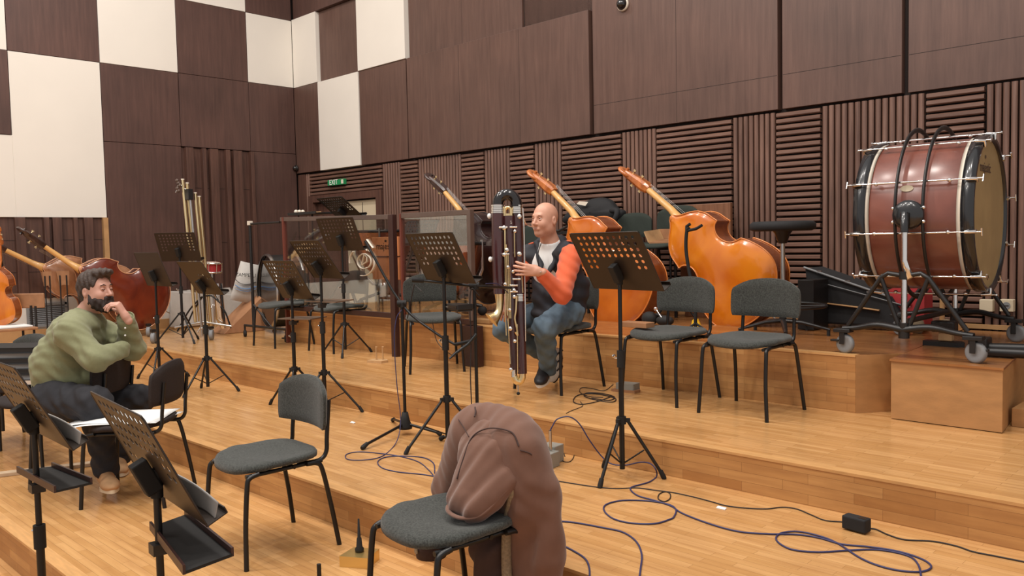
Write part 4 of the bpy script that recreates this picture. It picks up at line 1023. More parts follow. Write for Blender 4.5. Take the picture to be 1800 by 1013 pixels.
# copper sheet hung between them with maker's name
s_ = atY(678, 438, 5.5); hb = thing('copper_banner', 'copper coloured board with dark lettering behind the clear screen', 'board', (s_.x, 5.5, T3))
zz = s_.z-T3
MB().span(-.235, .235, -.012, .012, zz-.33, zz+.13).build('panel', M['banner'], hb, bevel=.004)
MB().span(-.235, .235, -.02, .02, zz-.085, zz-.075).build('groove', M['darkwood'], hb)
for x in (-.2, .2): MB().rod((x, 0, 0), (x, 0, zz-.30), .012, 8).build('leg', M['steel'], hb)
text_mesh('lettering', 'majestic', .105, M['ebony'], hb, frame((0.02, -.014, zz+.03), (1, 0, 0), (0, 0, 1), (0, -1, 0)))
MB().prism([(-.015, 0), (.015, 0), (.022, .02), (.008, .012), (0, .026), (-.008, .012), (-.022, .02)], 0, .001, frame((.02, -.0145, zz+.078), (1, 0, 0), (0, 0, 1), (0, -1, 0))).build('crown_mark', M['ebony'], hb)
# large flat drum standing on edge at the left end of the screen
c_ = atY(494, 480, 5.45)
fd = thing('marching_drum', 'dark round drum on its side half hidden by the left end of the screen', 'drum', (c_.x, 5.45, T2))
R_ = .45; dz_ = R_+.07
A = aim((0, 0, dz_), (-.25, -.97, 0))
MB().lathe([(R_, -.17), (R_, .17)], 48, A).build('shell', M['black'], fd)
for z0, z1 in ((-.19, -.15), (.15, .19)): MB().lathe([(R_-.01, z0), (R_+.012, z0), (R_+.012, z1), (R_-.01, z1)], 48, A).build('hoop', M['steel'], fd)
MB().disc(R_, .165, 48, A).build('drumhead', M['ebony'], fd); MB().disc(R_, -.165, 48, A, False).build('drumhead', M['ebony'], fd)
MB().tube([(-.25, 0, 0), (-.15, -.0, dz_-R_*.8), (.15, 0, dz_-R_*.8), (.25, 0, 0)], .01, 8).build('cradle', M['steel'], fd)

# tray with mallets on top of the screen
tp = atY(540, 375, 5.22); tt = thing('mallet_tray', 'black tray stand with pale sticks standing over the left part of the screen', 'tray', (tp.x, 5.22, T3))
h_ = tp.z-T3; MB().span(-.20, .38, -.13, .13, h_-.02, h_-.008).build('tray', M['black'], tt)
mb = MB()
for a in (-1, 1): mb.span(-.20, .38, a*.13-.004, a*.13+.004, h_-.02, h_+.008)
mb.build('rim', M['black'], tt); MB().rod((.1, 0, .05), (.1, 0, h_-.02), .011, 8).build('pole', M['frame'], tt)
for k in range(3): MB().rod((.1, 0, .3), (.1+.25*math.cos(2.1*k), .18*math.sin(2.1*k), .006), .009, 8).build('leg', M['frame'], tt)
for k in range(3):
    y = -.07+.045*k; m_ = thing('drum_mallet', 'pale soft-headed mallet lying on the tray above the screen', 'mallet', (tp.x-.1, 5.22+y, tp.z+.004), .06*k, 'mallets on the tray')
    MB().rod((0, 0, .004), (.30, 0, .004), .005, 8).build('stick', M['woodblock'], m_); MB().ball((-.02+.0*k, 0, .016), .024, n=12, m=8).build('head', M['hoopwhite'], m_)

# tubular chimes
c = on(322, 597, T2); cx, cy = c.x, c.y+.25
tc = thing('tubular_chimes', 'tall brass tubular chimes on a wheeled chrome stand by the left wall', 'chimes', (cx, cy, T2))
def zc(py): return zfor(cx, cy, py)-T2
rdir = Vector((RV.x, RV.y, 0)).normalized(); m1_ = math.hypot(cx, cy)/1466
def cl(px, py, off=0): return rdir*((px-322)*.0068)+Vector((-.35, .35, 0)).normalized()*off+Vector((0, 0, zc(py)))
for px, y0, y1, off in [(297, 316, 566, 0), (302, 322, 570, .05), (317, 340, 578, .02), (321, 346, 585, .07)]:
    tb = MB().rod(cl(px, y0, off), cl(px+12, y1, off), .0175, 14).build('tube', M['brass'], tc)
    MB().rod(cl(px, y0-2, off), cl(px, y0, off), .020, 14).build('cap', M['hoopwhite'], tb)
MB().rod(cl(310, 340, -.02), cl(321, 590, -.02), .015, 12).build('post', M['steel'], tc)
MB().box(cl(308, 342, -.02), (.10, .06, .13)).build('damper_box', M['black'], tc, bevel=.004)
MB().tube(crom([cl(308, 336), cl(298, 330), cl(290, 322), cl(288, 330), cl(284, 338)], 4), .008, 8).build('hanging_arm', M['steel'], tc)
mb = MB()
for k in range(5): mb.ball(cl(288+2*(k % 3), 317+4.5*k, -.02), .03, (1, .6, .7), n=10, m=6)
mb.build('damper_cluster', M['framegrey'], tc)
for k, (ax, ay, bx_, by) in enumerate([(322, 522, 276, 588), (322, 522, 285, 596), (322, 522, 352, 540), (352, 540, 368, 585)]):
    MB().tube(crom([cl(ax, ay, .02*k), cl((ax+bx_)/2, (ay+by)/2-10, .02*k), cl(bx_, by-6, .02*k)], 5), .010, 8).build('curved_stay', M['frame'], tc)
MB().tube([cl(272, 575), cl(322, 566), cl(372, 575)], .014, 8).build('lower_rail', M['steel'], tc)
MB().tube([cl(345, 500, .12), cl(347, 560, .12), cl(352, 580, .12)], [.05, .06, .03], 12).build('pedal_horn', M['chrome'], tc)
for px, py, r_ in [(262, 578, .062), (270, 590, .062), (372, 584, .062), (366, 575, .055)]:
    q = on(px, py+14, T2); v = Vector((q.x-cx, q.y-cy, r_+.002))
    w_ = MB().lathe([(0, -.02), (r_*.9, -.022), (r_, -.014), (r_, .014), (r_*.9, .022), (0, .02)], 20, aim(v, (.6, .8, 0))).build('wheel', M['grey'], tc)
    MB().box(v+Vector((0, 0, r_+.02)), (.05, .05, .03)).build('caster', M['black'], w_)
# small red drum on a chrome stand
q = on(377, 582, T2); z_ = zfor(q.x, q.y, 478); sn = thing('small_drum', 'small red tom drum with chrome rims on a slim stand', 'drum', (q.x, q.y, T2))
hz_ = z_-T2; A = Matrix.Translation((0, 0, hz_)) @ Matrix.Rotation(.12, 4, 'Y')
MB().lathe([(.105, -.0), (.11, .12)], 28, A).build('shell', M['red'], sn)
for z in (0, .115): MB().lathe([(.105, z-.006), (.125, z-.006), (.127, z+.010), (.108, z+.014)], 28, A).build('rim', M['chrome'], sn)
MB().disc(.11, .118, 28, A).build('drumhead', M['hoopwhite'], sn)
mb = MB()
for k in range(8): mb.rod((.125*math.cos(PI*k/4), .125*math.sin(PI*k/4), -.01), (.125*math.cos(PI*k/4), .125*math.sin(PI*k/4), .125), .005, 6, M=A)
mb.build('tension_rods', M['chrome'], sn)
MB().rod((0, 0, .1), (0, 0, hz_), .011, 8).build('pole', M['chrome'], sn)
for k in range(3): MB().rod((0, 0, .35), (.22*math.cos(2.1*k+.5), .22*math.sin(2.1*k+.5), .005), .008, 8).build('leg', M['chrome'], sn)

# white sack, white slab and cardboard near the left corner
def quad_slab(name, px_pts, plane, val, th, mat, parent=None, bev=.01):
    f = atX if plane == 'X' else atY
    P = [f(a, b, val) for a, b in px_pts]; nrm = Vector((1, 0, 0)) if plane == 'X' else Vector((0, -1, 0))
    n = len(P); mb = MB(); vs = [p for p in P]+[p-nrm*th for p in P]
    mb.add(vs, [tuple(range(n)), tuple(range(2*n-1, n-1, -1))]+[(i, n+i, n+(i+1) % n, (i+1) % n) for i in range(n)])
    return mb.build(name, M[mat], parent, parent is not None, bevel=bev)
sk_ = thing('white_sack', 'white printed sack with blue stripes leaning by the corner', 'sack', K(437, 560, 11.0))
SX = -9.95
def sp(px, py, dx=0): return atX(px, py, SX+dx)
n_ = 12; vs = []
for side in (0, 1):
    for j in range(n_+1):
        for i in range(n_+1):
            u, v = i/n_, j/n_
            xl = 423+(404-423)*v; xr = 470+(452-470)*v; yt = 459+(470-459)*u; yb = 527+(536-527)*u
            b_ = .10*math.sin(PI*u)**.6*math.sin(PI*min(1, v*.95+.05))**.5
            vs.append(sp(xl+(xr-xl)*u, yt+(yb-yt)*v, (b_ if side else -b_*.4)))
m_ = (n_+1)**2; fs = []
for j in range(n_):
    for i in range(n_):
        a = j*(n_+1)+i; f = (a, a+n_+1, a+n_+2, a+1); fs.append(tuple(x+m_ for x in f)); fs.append(f[::-1])
MB().add(vs, fs, True).build('body', M['bag'], sk_, True)
for ys, mt, w_ in (((491, 500), 'blackcase', .010), ((501, 508), 'bluestripe', .012), ((507, 512), 'bluestripe', .008)):
    if 'bluestripe' not in M: M['bluestripe'] = plain('blue_print', srgb(70, 130, 190), .6)
    MB().tube(crom([sp(413, ys[0], .06), sp(424, ys[1]-1, .10), sp(437, ys[1], .115), sp(450, ys[1]-4, .10)], 5), w_, 6, flat=.35).build('printed_stripe', M[mt], sk_, True)
text_mesh('lettering', 'ZAMPELLI', .065, M['blackcase'], sk_, frame(sp(432, 484, .118)-sk_.location, (0, 1, -.10), (0, .1, 1), (1, 0, 0)))
mb = MB().tube([sp(463+7*math.cos(a), 494+8*math.sin(a), .06) for a in [2*PI*k/16 for k in range(16)]], .008, 6, closed=True, flat=.5); mb.build('round_mark', M['blackcase'], sk_, True)
wsl = quad_slab('white_board', [(300, 512), (440, 520), (438, 548), (395, 569), (300, 576)], 'X', -10.95, .05, 'bag'); tag(wsl, 'large white board lying against the base of the left wall', 'board')
q1 = [on(385, 563, T2), on(470, 562, T2)]
cbx = thing('cardboard_ramp', 'slanted brown cardboard box under the white sack', 'box', (SX+.05, q1[1].y-.2, T2))
a_, b__, c__ = atX(393, 565, SX+.22), atX(465, 563, SX+.22), atX(463, 520, SX+.22)
a_.z = T2+.003; b__.z = T2+.003
MB().add([a_, b__, c__, a_-Vector((.35, 0, 0)), b__-Vector((.35, 0, 0)), c__-Vector((.35, 0, 0))], [(0, 1, 2), (5, 4, 3), (0, 3, 4, 1), (1, 4, 5, 2), (2, 5, 3, 0)]).build('body', M['cardboard'], cbx, True, bevel=.004)

# black frame rack with casters at the left end of the screen
r0 = on(447, 594, T2); rk = thing('frame_rack', 'black tube frame rack on small casters left of the clear screen', 'rack', (r0.x, r0.y, T2))
zt = zfor(r0.x, r0.y, 394)
rX = atY(492, 398, r0.y).x
pA = Vector((r0.x, r0.y, T2+.07)); pB = Vector((r0.x, r0.y, zt))
MB().rod(pA, pB, .018, 10).build('upright', M['black'], rk, True); MB().rod(pB, (rX, r0.y, zt), .013, 10).build('top_bar', M['black'], rk, True)
MB().box(pB+Vector((0, 0, .01)), (.05, .05, .05)).build('corner_joint', M['hoopwhite'], rk, True, bevel=.004)
MB().rod((r0.x-.18, r0.y-.02, T2+.14), (rX+.1, r0.y, T2+.14), .015, 10).build('lower_bar', M['black'], rk, True)
MB().rod((r0.x, r0.y-.0, T2+.40), (r0.x+.32, r0.y+.05, T2+.14), .010, 8).build('brace', M['black'], rk, True)
for x in (r0.x-.18, rX+.08):
    c1 = MB().rod((x, r0.y-.02, T2+.14), (x, r0.y-.02, T2+.07), .012, 8).build('caster', M['black'], rk, True)
    MB().lathe([(0, -.014), (.038, -.014), (.042, 0), (.038, .014), (0, .014)], 16, aim(Vector((x, r0.y-.02, T2+.042)), (.3, 1, 0))).build('wheel', M['rubber'], c1, True)
# drum pedal hardware on the floor
q = on(520, 596, T2); pd = thing('pedal_hardware', 'chrome and black drum pedal hardware on the floor by the screen', 'pedal', (q.x, q.y-.05, T2))
MB().span(-.16, .12, -.04, .04, 0, .015).build('plate', M['black'], pd); MB().rod((-.1, 0, .01), (-.1, 0, .42), .010, 8).build('rod', M['steel'], pd)
mb = MB().rod((-.16, 0, .09), (.06, .0, .09), .012, 8); mb.ball((-.1, 0, .09), .022); mb.ball((.0, 0, .09), .02); mb.build('clamp', M['chrome'], pd)

# wood end-pin blocks, pale block, small items
def endblock(px, py, lev, label, mat='woodblock', s=.16):
    q = on(px, py, lev); t = thing('endpin_block', label, 'wooden block', (q.x, q.y, lev), .3)
    MB().prism([(-s/2, -s*.4), (s/2, -s*.4), (s*.6, s*.1), (s*.3, s*.4), (-s*.5, s*.4)], 0, .022).build('base', M[mat], t, bevel=.003)
    for x, y in ((-.02, 0), (.03, .03)): MB().tube([(x, y, .02), (x, y, .12), (x+.003, y, .14)], [.008, .007, .011], 8).build('peg', M['woodblock'], t)
    return t
endblock(665, 637, T2, 'small wooden block with two upright pegs on the floor before the screen')
q = on(1100, 688, T2); ib = thing('foot_pedal', 'small grey wedge pedal with its cable on the floor behind the large stand', 'pedal', (q.x, q.y, T2), .2)
MB().prism([(-.09, -.05), (.09, -.05), (.11, .0), (.08, .06), (-.08, .06)], 0, .018).build('base', M['woodtop'], ib, bevel=.003)
MB().prism([(-.06, -.045), (.08, -.045), (.09, .05), (-.06, .05)], .018, .06).build('body', M['mid'], ib, bevel=.012)
q = atY(856, 566, 5.15); yb = MB().box((q.x, 5.12, T3+.02), (.22, .10, .036)); tag(yb.build('wood_block', M['batten'], bevel=.003), 'yellow wooden block on the platform edge below the bell', 'block')
# things on the second chair from the right
cz_ = T2+.462
q = on(1063, 569, cz_+.03); sw = MB().box((q.x+.22, q.y+.07, cz_+.030), (.22, .10, .035)); tag(sw.build('slim_box', M['woodtop'], bevel=.003), 'flat brown box lying on the chair behind the large stand', 'box')
q = on(1158, 574, T3); ey = thing('headphones', 'black headphones heap with a chrome thumb screw between the two amber basses', 'headphones', (q.x, q.y, T3))
mb = MB().ball((-.09, 0, .06), .06, (1.2, .9, 1)); mb.build('ear_cup', M['rubber'], ey); MB().ball((.06, -.0, .05), .055, (1.5, .9, .8)).build('ear_cup', M['rubber'], ey)
MB().tube(crom([(-.08, 0, .06), (-.04, .03, .09), (.02, .03, .075), (.07, 0, .05)], 5), .014, 8).build('headband', M['rubber'], ey)
mb = MB().rod((-.01, -.02, .14), (.05, -.03, .075), .006, 8); mb.ball((-.015, -.02, .145), .018); mb.build('thumb_screw', M['chrome'], ey)
q = on(1222, 575, T3); yc = thing('yellow_clip', 'small yellow plastic clip on the platform left of the amber bass', 'clip', (q.x, q.y, T3), .2)
MB().prism([(-.05, 0), (-.03, .01), (-.02, .055), (0, .07), (.012, .04), (.022, .068), (.05, 0)], -.012, .012, frame((0, 0, 0), (1, 0, 0), (0, 0, 1), (0, -1, 0))).build('body', M['yellow'], yc, bevel=.002)

# tall round stool
q = on(1374, 588, T3); sl = thing('round_stool', 'tall round black stool with a foot ring beside the amber bass', 'stool', (q.x, q.y+.02, T3))
Hs = zfor(q.x, q.y, 399)-T3
MB().lathe([(0, Hs-.03), (.20, Hs-.03), (.232, Hs-.018), (.232, Hs+.022), (.21, Hs+.04), (0, Hs+.042)], 36).build('seat', M['blackcase'], sl)
MB().lathe([(.03, Hs-.12), (.055, Hs-.05), (.07, Hs-.03)], 16).build('seat_plate', M['black'], sl)
MB().rod((0, 0, .12), (0, 0, Hs-.04), .017, 12).build('gas_column', M['steel'], sl); MB().rod((0, 0, .10), (0, 0, .36), .026, 12).build('column_sleeve', M['black'], sl)
MB().tube([(.30*math.cos(2*PI*k/36), .30*math.sin(2*PI*k/36), .21) for k in range(36)], .011, 8, closed=True).build('foot_ring', M['black'], sl)
for k in range(3): a = 2*PI*k/3+.5; MB().rod((.02*math.cos(a), .02*math.sin(a), .205), (.30*math.cos(a), .30*math.sin(a), .21), .008, 8).build('ring_spoke', M['black'], sl)
for k in range(5):
    a = 2*PI*k/5+.2; c, s = math.cos(a), math.sin(a)
    l = MB().tube([(0, 0, .10), (c*.14, s*.14, .09), (c*.33, s*.33, .045)], [.024, .02, .014], 8, flat=.7).build('leg', M['black'], sl); MB().rod((c*.32, s*.32, .045), (c*.32, s*.32, .0), .013, 8).build('glide', M['rubber'], l)

# long black case on the floor by the wall, side box
P = lambda px, py, Y: atY(px, py, Y)
YC = 6.32
cs_ = thing('instrument_case', 'long black tapered case with a yellow line along its side by the wall', 'case', P(1480, 570, YC)); cs_.location.z = T3
tl, tr_, br_, bl_ = P(1414, 470, YC), P(1565, 522, YC), P(1600, 575, YC), P(1424, 566, YC)
br_.z = T3+.03; bl_.z = T3+.03
mb = MB(); vs = [bl_, br_, tr_, tl]; vs2 = [v+Vector((0, .32, 0)) for v in vs]
mb.add(vs+vs2, [(0, 1, 2, 3), (7, 6, 5, 4), (0, 4, 5, 1), (1, 5, 6, 2), (2, 6, 7, 3), (3, 7, 4, 0)]); mb.build('body', M['blackcase'], cs_, True, bevel=.015)
mb = MB().tube([tl+Vector((0, -.01, 0)), tr_+Vector((0, -.01, 0))], .009, 6); mb.tube([P(1424, 492, YC-.012), P(1600, 540, YC-.012)], .004, 6); mb.build('seam_piping', M['grey'], cs_, True)
MB().tube(crom([P(1428, 530, YC-.012), P(1465, 535, YC-.012), P(1505, 540, YC-.012), P(1546, 546, YC-.012)], 4), .020, 6, flat=.3).build('yellow_line', M['batten'], cs_, True)
for x in (1440, 1490, 1535): MB().box(P(x, 470+(x-1414)*.345-1, YC-.01), (.035, .012, .02)).build('latch', M['steel'], cs_, True)
YK = 6.05
a_, b__ = P(1402, 492, YK), P(1430, 560, YK); fx = MB().span(a_.x, b__.x, YK, YK+.26, T3+.005, a_.z); fo = fx.build('speaker_box', M['black'], bevel=.004); tag(fo, 'small upright black box left of the long black case', 'box')
# red case
a_, b__ = P(1563, 505, 6.45), P(1632, 572, 6.45)
rc = thing('red_case', 'red fabric case standing behind the drum stand', 'case', ((a_.x+b__.x)/2, 6.45, T3))
w_ = (b__.x-a_.x)/2; h_ = a_.z-T3
MB().prism([(w_*math.copysign(abs(math.cos(t))**.3, math.cos(t)), h_/2*math.copysign(abs(math.sin(t))**.3, math.sin(t))) for t in [2*PI*k/32 for k in range(32)]], -.09, .09, frame((0, 0, h_/2+.002), (1, 0, 0), (0, 0, 1), (0, -1, 0))).build('body', M['red'], rc, bevel=.01)
MB().tube([(-.04, -.10, h_*.62), (.0, -.125, h_*.6), (.05, -.10, h_*.66)], .008, 6).build('handle', M['rubber'], rc)
# black folded stands and pedal on the right
q = on(1716, 606, T3); fs_ = thing('folded_stands', 'bundle of folded black stand tubes lying at the right edge of the platform', 'stand', (-1.30, 5.33, T3))
for a, b in [((-.12, -.0, .05), (.9, .16, .075)), ((-.10, .04, .035), (.9, .22, .04)), ((-.1, -.03, .03), (.9, .10, .035))]:
    MB().rod(a, b, .028, 10).build('tube', M['black'], fs_)
MB().box((-.12, .0, .06), (.10, .12, .10)).build('joint', M['black'], fs_, bevel=.01)
q = on(1652, 612, T3); fp = thing('bass_drum_pedal', 'black pedal stand with a wooden shaft behind the front caster of the drum stand', 'pedal', (q.x-.02, q.y+.12, T3))
MB().prism([(-.11, -.04), (.10, -.05), (.13, 0), (.10, .05), (-.11, .04)], 0, .03).build('base', M['black'], fp, bevel=.006); MB().box((.02, 0, .06), (.08, .05, .05)).build('wood_block', M['woodblock'], fp, bevel=.004)
MB().box((.01, 0, .125), (.14, .09, .07)).build('upper_body', M['black'], fp, bevel=.01)
q = on(1656, 575, T3); sh = MB().rod((q.x, q.y, T3+.002), (q.x-.0, q.y, T3+.46), .018, 10); tag(sh.build('wooden_pole', M['batten']), 'upright orange wooden pole behind the drum stand', 'pole')
for k, (px, py) in enumerate(((1665, 562), (1698, 566))):
    q = on(px, py+10, T3); mb = MB(); mb.lathe([(0, .0), (.03, .0), (.045, .03), (.05, .06), (.04, .09), (0, .1)], 14, Matrix.Translation((q.x, 6.3+.12*k, T3+.001))); tag(mb.build('felt_mallet_head', M['fleece']), ('pale felt lump on the floor behind the drum stand, nearer the red case' if k == 0 else 'larger pale felt lump on the floor behind the drum stand, below the sockets'), 'mallet head')
# fork stand prongs in front of the amber bass
c = atY(1222, 484, 5.25); fk = thing('instrument_peg_stand', 'black forked stand rising before the amber bass', 'stand', (c.x, 5.25, T3))
def fkp(px, py): return atY(px, py, 5.25)-fk.location
MB().tube(crom([Vector((0, 0, .02)), fkp(1221, 520), fkp(1212, 480), fkp(1206, 440), fkp(1207, 408), fkp(1211, 400)], 5), .013, 10).build('post', M['rubber'], fk)
MB().tube(crom([fkp(1207, 406), fkp(1216, 404), fkp(1224, 402), fkp(1234, 396)], 4), .011, 8).build('prong', M['rubber'], fk); MB().tube([fkp(1207, 408), fkp(1207, 398), fkp(1213, 394)], .012, 8).build('prong', M['rubber'], fk)
for k in range(3): MB().rod((0, 0, .10), (.16*math.cos(2.1*k), .16*math.sin(2.1*k), .005), .009, 8).build('leg', M['rubber'], fk)
c = atY(985, 404, 5.3); fk2 = thing('instrument_peg_stand', 'black stand prong just behind the neck of the seated musician', 'stand', (c.x, 5.3, T3))
def fk2p(px, py): return atY(px, py, 5.3)-fk2.location
MB().tube(crom([Vector((-.02, 0, .02)), fk2p(974, 470), fk2p(976, 412), fk2p(983, 406), fk2p(997, 398)], 5), .011, 8).build('post', M['rubber'], fk2)
# gig bag on stools by the wall
Yg = 6.62
gb = thing('gig_bag', 'black soft gig bag with a white label lying high against the slatted wall', 'bag', P(1040, 400, Yg)); 
mb = MB(); out_ = crom([P(a, b, Yg) for a, b in [(982, 392), (985, 378), (1005, 362), (1030, 350), (1050, 347), (1068, 352), (1080, 366), (1092, 372), (1086, 388), (1060, 402), (1020, 404)]], 4, closed=True)
ctr = sum(out_, Vector((0, 0, 0)))/len(out_); n = len(out_); vs = []; 
for k_, d_ in ((1, 0), (.9, -.05), (.6, -.09), (.25, -.11), (.02, -.115)): vs += [ctr+(p-ctr)*k_+Vector((0, d_, 0)) for p in out_]
fs = [(i*n+k, (i+1)*n+k, (i+1)*n+(k+1) % n, i*n+(k+1) % n) for i in range(4) for k in range(n)]+[tuple(range(n))]
mb.add([(v[0], v[1]+.08, v[2]) for v in vs], fs, True); mb.build('body', M['blackcase'], gb, True)
MB().tube(crom([P(1075, 370, Yg-.03), P(1085, 372, Yg-.06), P(1080, 388, Yg-.08), P(1068, 398, Yg-.06)], 4), .03, 8).build('crumpled_end', M['blackcase'], gb, True)
lb = MB(); lb.add([P(1013, 359, Yg-.045), P(1018, 354, Yg-.045), P(1034, 355, Yg-.045), P(1029, 362, Yg-.045)], [(3, 2, 1, 0)]); lb.build('white_label', M['hoopwhite'], gb, True)
# table holding the bag, laminated boards
tb_ = thing('low_table', 'black low table under the gig bag behind the honey-coloured bass', 'table', (-5.47, 6.5, T3))
MB().box((0, 0, .80), (.7, .34, .03)).build('top', M['black'], tb_)
for x in (-.3, .3):
    for y in (-.13, .13): MB().rod((x, y, 0), (x, y, .79), .015, 8).build('leg', M['black'], tb_)
a_, b__ = P(1197, 361, 6.72), P(1286, 400, 6.72); lamt = MB().span(a_.x, b__.x, 6.70, 6.74, T3+.28, a_.z); tag(lamt.build('laminated_board', M['boardlam'], bevel=.004), 'upright striped brown board behind the amber bass', 'board')
bxs = MB().span(a_.x+.12, b__.x+.05, 6.58, 6.80, T3, T3+.28); tag(bxs.build('wooden_crate', M['boardlam'], bevel=.004), 'wooden crate under the striped brown board', 'crate')
tq = [P(1133, 403, 6.3), P(1200, 402, 6.3), P(1205, 424, 6.3), P(1141, 426, 6.3)]
wt = thing('wooden_tray', 'shallow pale wooden tray left of the amber bass neck', 'tray', (tq[0]+tq[1])/2+Vector((0, .1, 0)))
mb = MB(); c_ = [tq[3], tq[2], tq[2]+Vector((.05, .25, .03)), tq[3]+Vector((.0, .25, .03))]
mb.add(c_+[p-Vector((0, 0, .012)) for p in c_], [(0, 1, 2, 3), (7, 6, 5, 4), (0, 4, 5, 1), (1, 5, 6, 2), (2, 6, 7, 3), (3, 7, 4, 0)]); mb.build('floor_board', M['woodtop'], wt, True)
for a, b in ((0, 3),): 
    mb = MB(); mb.add([tq[0]+Vector((0, .25, 0)), tq[1]+Vector((.05, .25, 0)), c_[2], c_[3]], [(0, 1, 2, 3)]); o = mb.build('back_board', M['woodtop'], wt, True); o.modifiers.new('s', 'SOLIDIFY').thickness = .012
    mb = MB(); mb.add([tq[0]+Vector((0, .25, 0)), tq[0]+Vector((0, 0, -.02)), c_[0], c_[3]], [(0, 1, 2, 3)]); o = mb.build('side_board', M['woodblock'], wt, True); o.modifiers.new('s', 'SOLIDIFY').thickness = .012
MB().rod(tq[3]+Vector((.2, .12, -.01)), Vector((tq[3].x+.2, tq[3].y+.12, T3)), .015, 8).build('pole', M['black'], wt, True)
for k in range(3): MB().rod(Vector((tq[3].x+.2, tq[3].y+.12, T3+.25)), Vector((tq[3].x+.2+.2*math.cos(2.1*k), tq[3].y+.12+.2*math.sin(2.1*k), T3+.005)), .008, 8).build('leg', M['black'], wt, True)

# ================================================================ left side: wooden rests, chair with sheet, binders
def rest(px0, px1, py, pyb, label):
    X_ = -10.6
    a, b = atX(px0, py, X_), atX(px1, py, X_); t = thing('wooden_rest', label, 'rest', ((a.x+b.x)/2, (a.y+b.y)/2, T2), 0, 'wooden rests on two rods')
    w_ = (b.y-a.y); z = a.z-T2; hh = .17
    MB().prism([(-w_/2, 0), (w_/2, 0), (w_*.42, -hh), (w_*.0, -hh*.95), (-w_*.30, -hh)], -.014, .014, frame((0, 0, z), (0, 1, 0), (0, 0, 1), (1, 0, 0))).build('top_board', M['woodtop'], t, bevel=.003)
    for s in (-.25, .25): MB().rod((.02, s*w_, 0), (.02, s*w_, z-.05), .008, 8).build('rod', M['black'], t)
    MB().span(-.06, .10, -w_*.4, w_*.4, 0, .014).build('base', M['black'], t)
    MB().rod((.02, -.25*w_, z-.42), (.02, .25*w_, z-.42), .006, 8).build('cross_rod', M['black'], t)
rest(218, 245, 476, 575, 'brown wooden rest on two black rods') if False else None
rest(73, 90, 478, 575, 'small brown wooden rest on two rods, left of the red-brown bass')
rest(98, 121, 477, 575, 'larger brown wooden rest on rods in front of the pale bass')
q = K(17, 590, 8.3); wc = thing('wooden_chair', 'far wooden chair with black legs and white sheets on it at the left edge', 'chair', (q.x, q.y, T2 if q.y > 0 else T2))
zq = lambda py: zfor(q.x, q.y, py)-T2
MB().box((0, 0, zq(578)), (.42, .4, .025)).build('seat', M['woodtop'], wc, bevel=.006)
MB().box((-.10, .2, zq(532)), (.36, .025, .15), rz=.75).build('backrest', M['woodtop'], wc, bevel=.01)
for x, y in ((-.18, -.17), (.18, -.17), (.18, .17), (-.18, .17)): MB().rod((x, y, 0), (x, y, zq(580)), .012, 8).build('leg', M['black'], wc)
for x in (-.02, .12): MB().rod((x, .21, zq(580)), (x, .21, zq(540)), .012, 8).build('back_post', M['black'], wc)
pp = MB().box((q.x+.0, q.y, T2+zq(578)+.022), (.30, .34, .012)); tag(pp.build('sheet_music', M['paper']), 'stack of white sheets on the far wooden chair at the left edge', 'paper')
# black binders stacked on a chair behind the left-edge stand
qb = K(28, 640, 6.1); bc = thing('binder_stand', 'black stool carrying the stack of binders at the left edge', 'stool', (qb.x, qb.y, T1))
zb0 = zfor(qb.x, qb.y, 672)
MB().box((0, 0, zb0-T1-.02), (.42, .36, .04)).build('seat', M['fabdark'], bc, bevel=.01)
for x, y in ((-.18, -.15), (.18, -.15), (.18, .15), (-.18, .15)): MB().rod((x, y, 0), (x, y, zb0-T1-.03), .012, 8).build('leg', M['frame'], bc)
zt_ = zfor(qb.x, qb.y, 607); nb = 7; hb_ = (zt_-zb0)/nb
for k in range(nb):
    t = thing('ring_binder', ['black binder lying topmost on the stack at the left edge', 'second binder from the top of the left-edge stack', 'third binder from the top of the left-edge stack', 'binder in the middle of the left-edge stack', 'third binder from the bottom of the left-edge stack', 'second binder from the bottom of the left-edge stack', 'lowest binder of the left-edge stack, with a silver rim'][nb-1-k], 'binder', (qb.x+.012*math.sin(k*2.3), qb.y+.01*math.cos(k*1.9), zb0+hb_*k+.0005), .75+.04*math.sin(k*3), 'stack of black binders')
    MB().span(-.23, .23, -.16, .16, .0, .004).build('cover', M['ebony'], t); MB().span(-.23, .23, -.16, .16, hb_-.005, hb_-.001).build('cover', M['ebony' if k < nb-1 else 'rubber'], t)
    MB().span(-.22, .22, -.152, .15, .004, hb_-.005).build('contents', M['silver' if k == 0 else ('grey' if k % 2 else 'black')], t)
# strip of wood on the front-left step
a_, b__ = on(-5, 838, T0), on(165, 818, T0); d_ = b__-a_; mb = MB(); mb.box((a_+b__)/2+Vector((0, 0, .012)), (d_.length, .07, .022), rz=math.atan2(d_.y, d_.x)); tag(mb.build('wooden_lath', M['greystrip'], bevel=.002), 'pale wooden lath lying on the step behind the left-edge stand', 'lath')

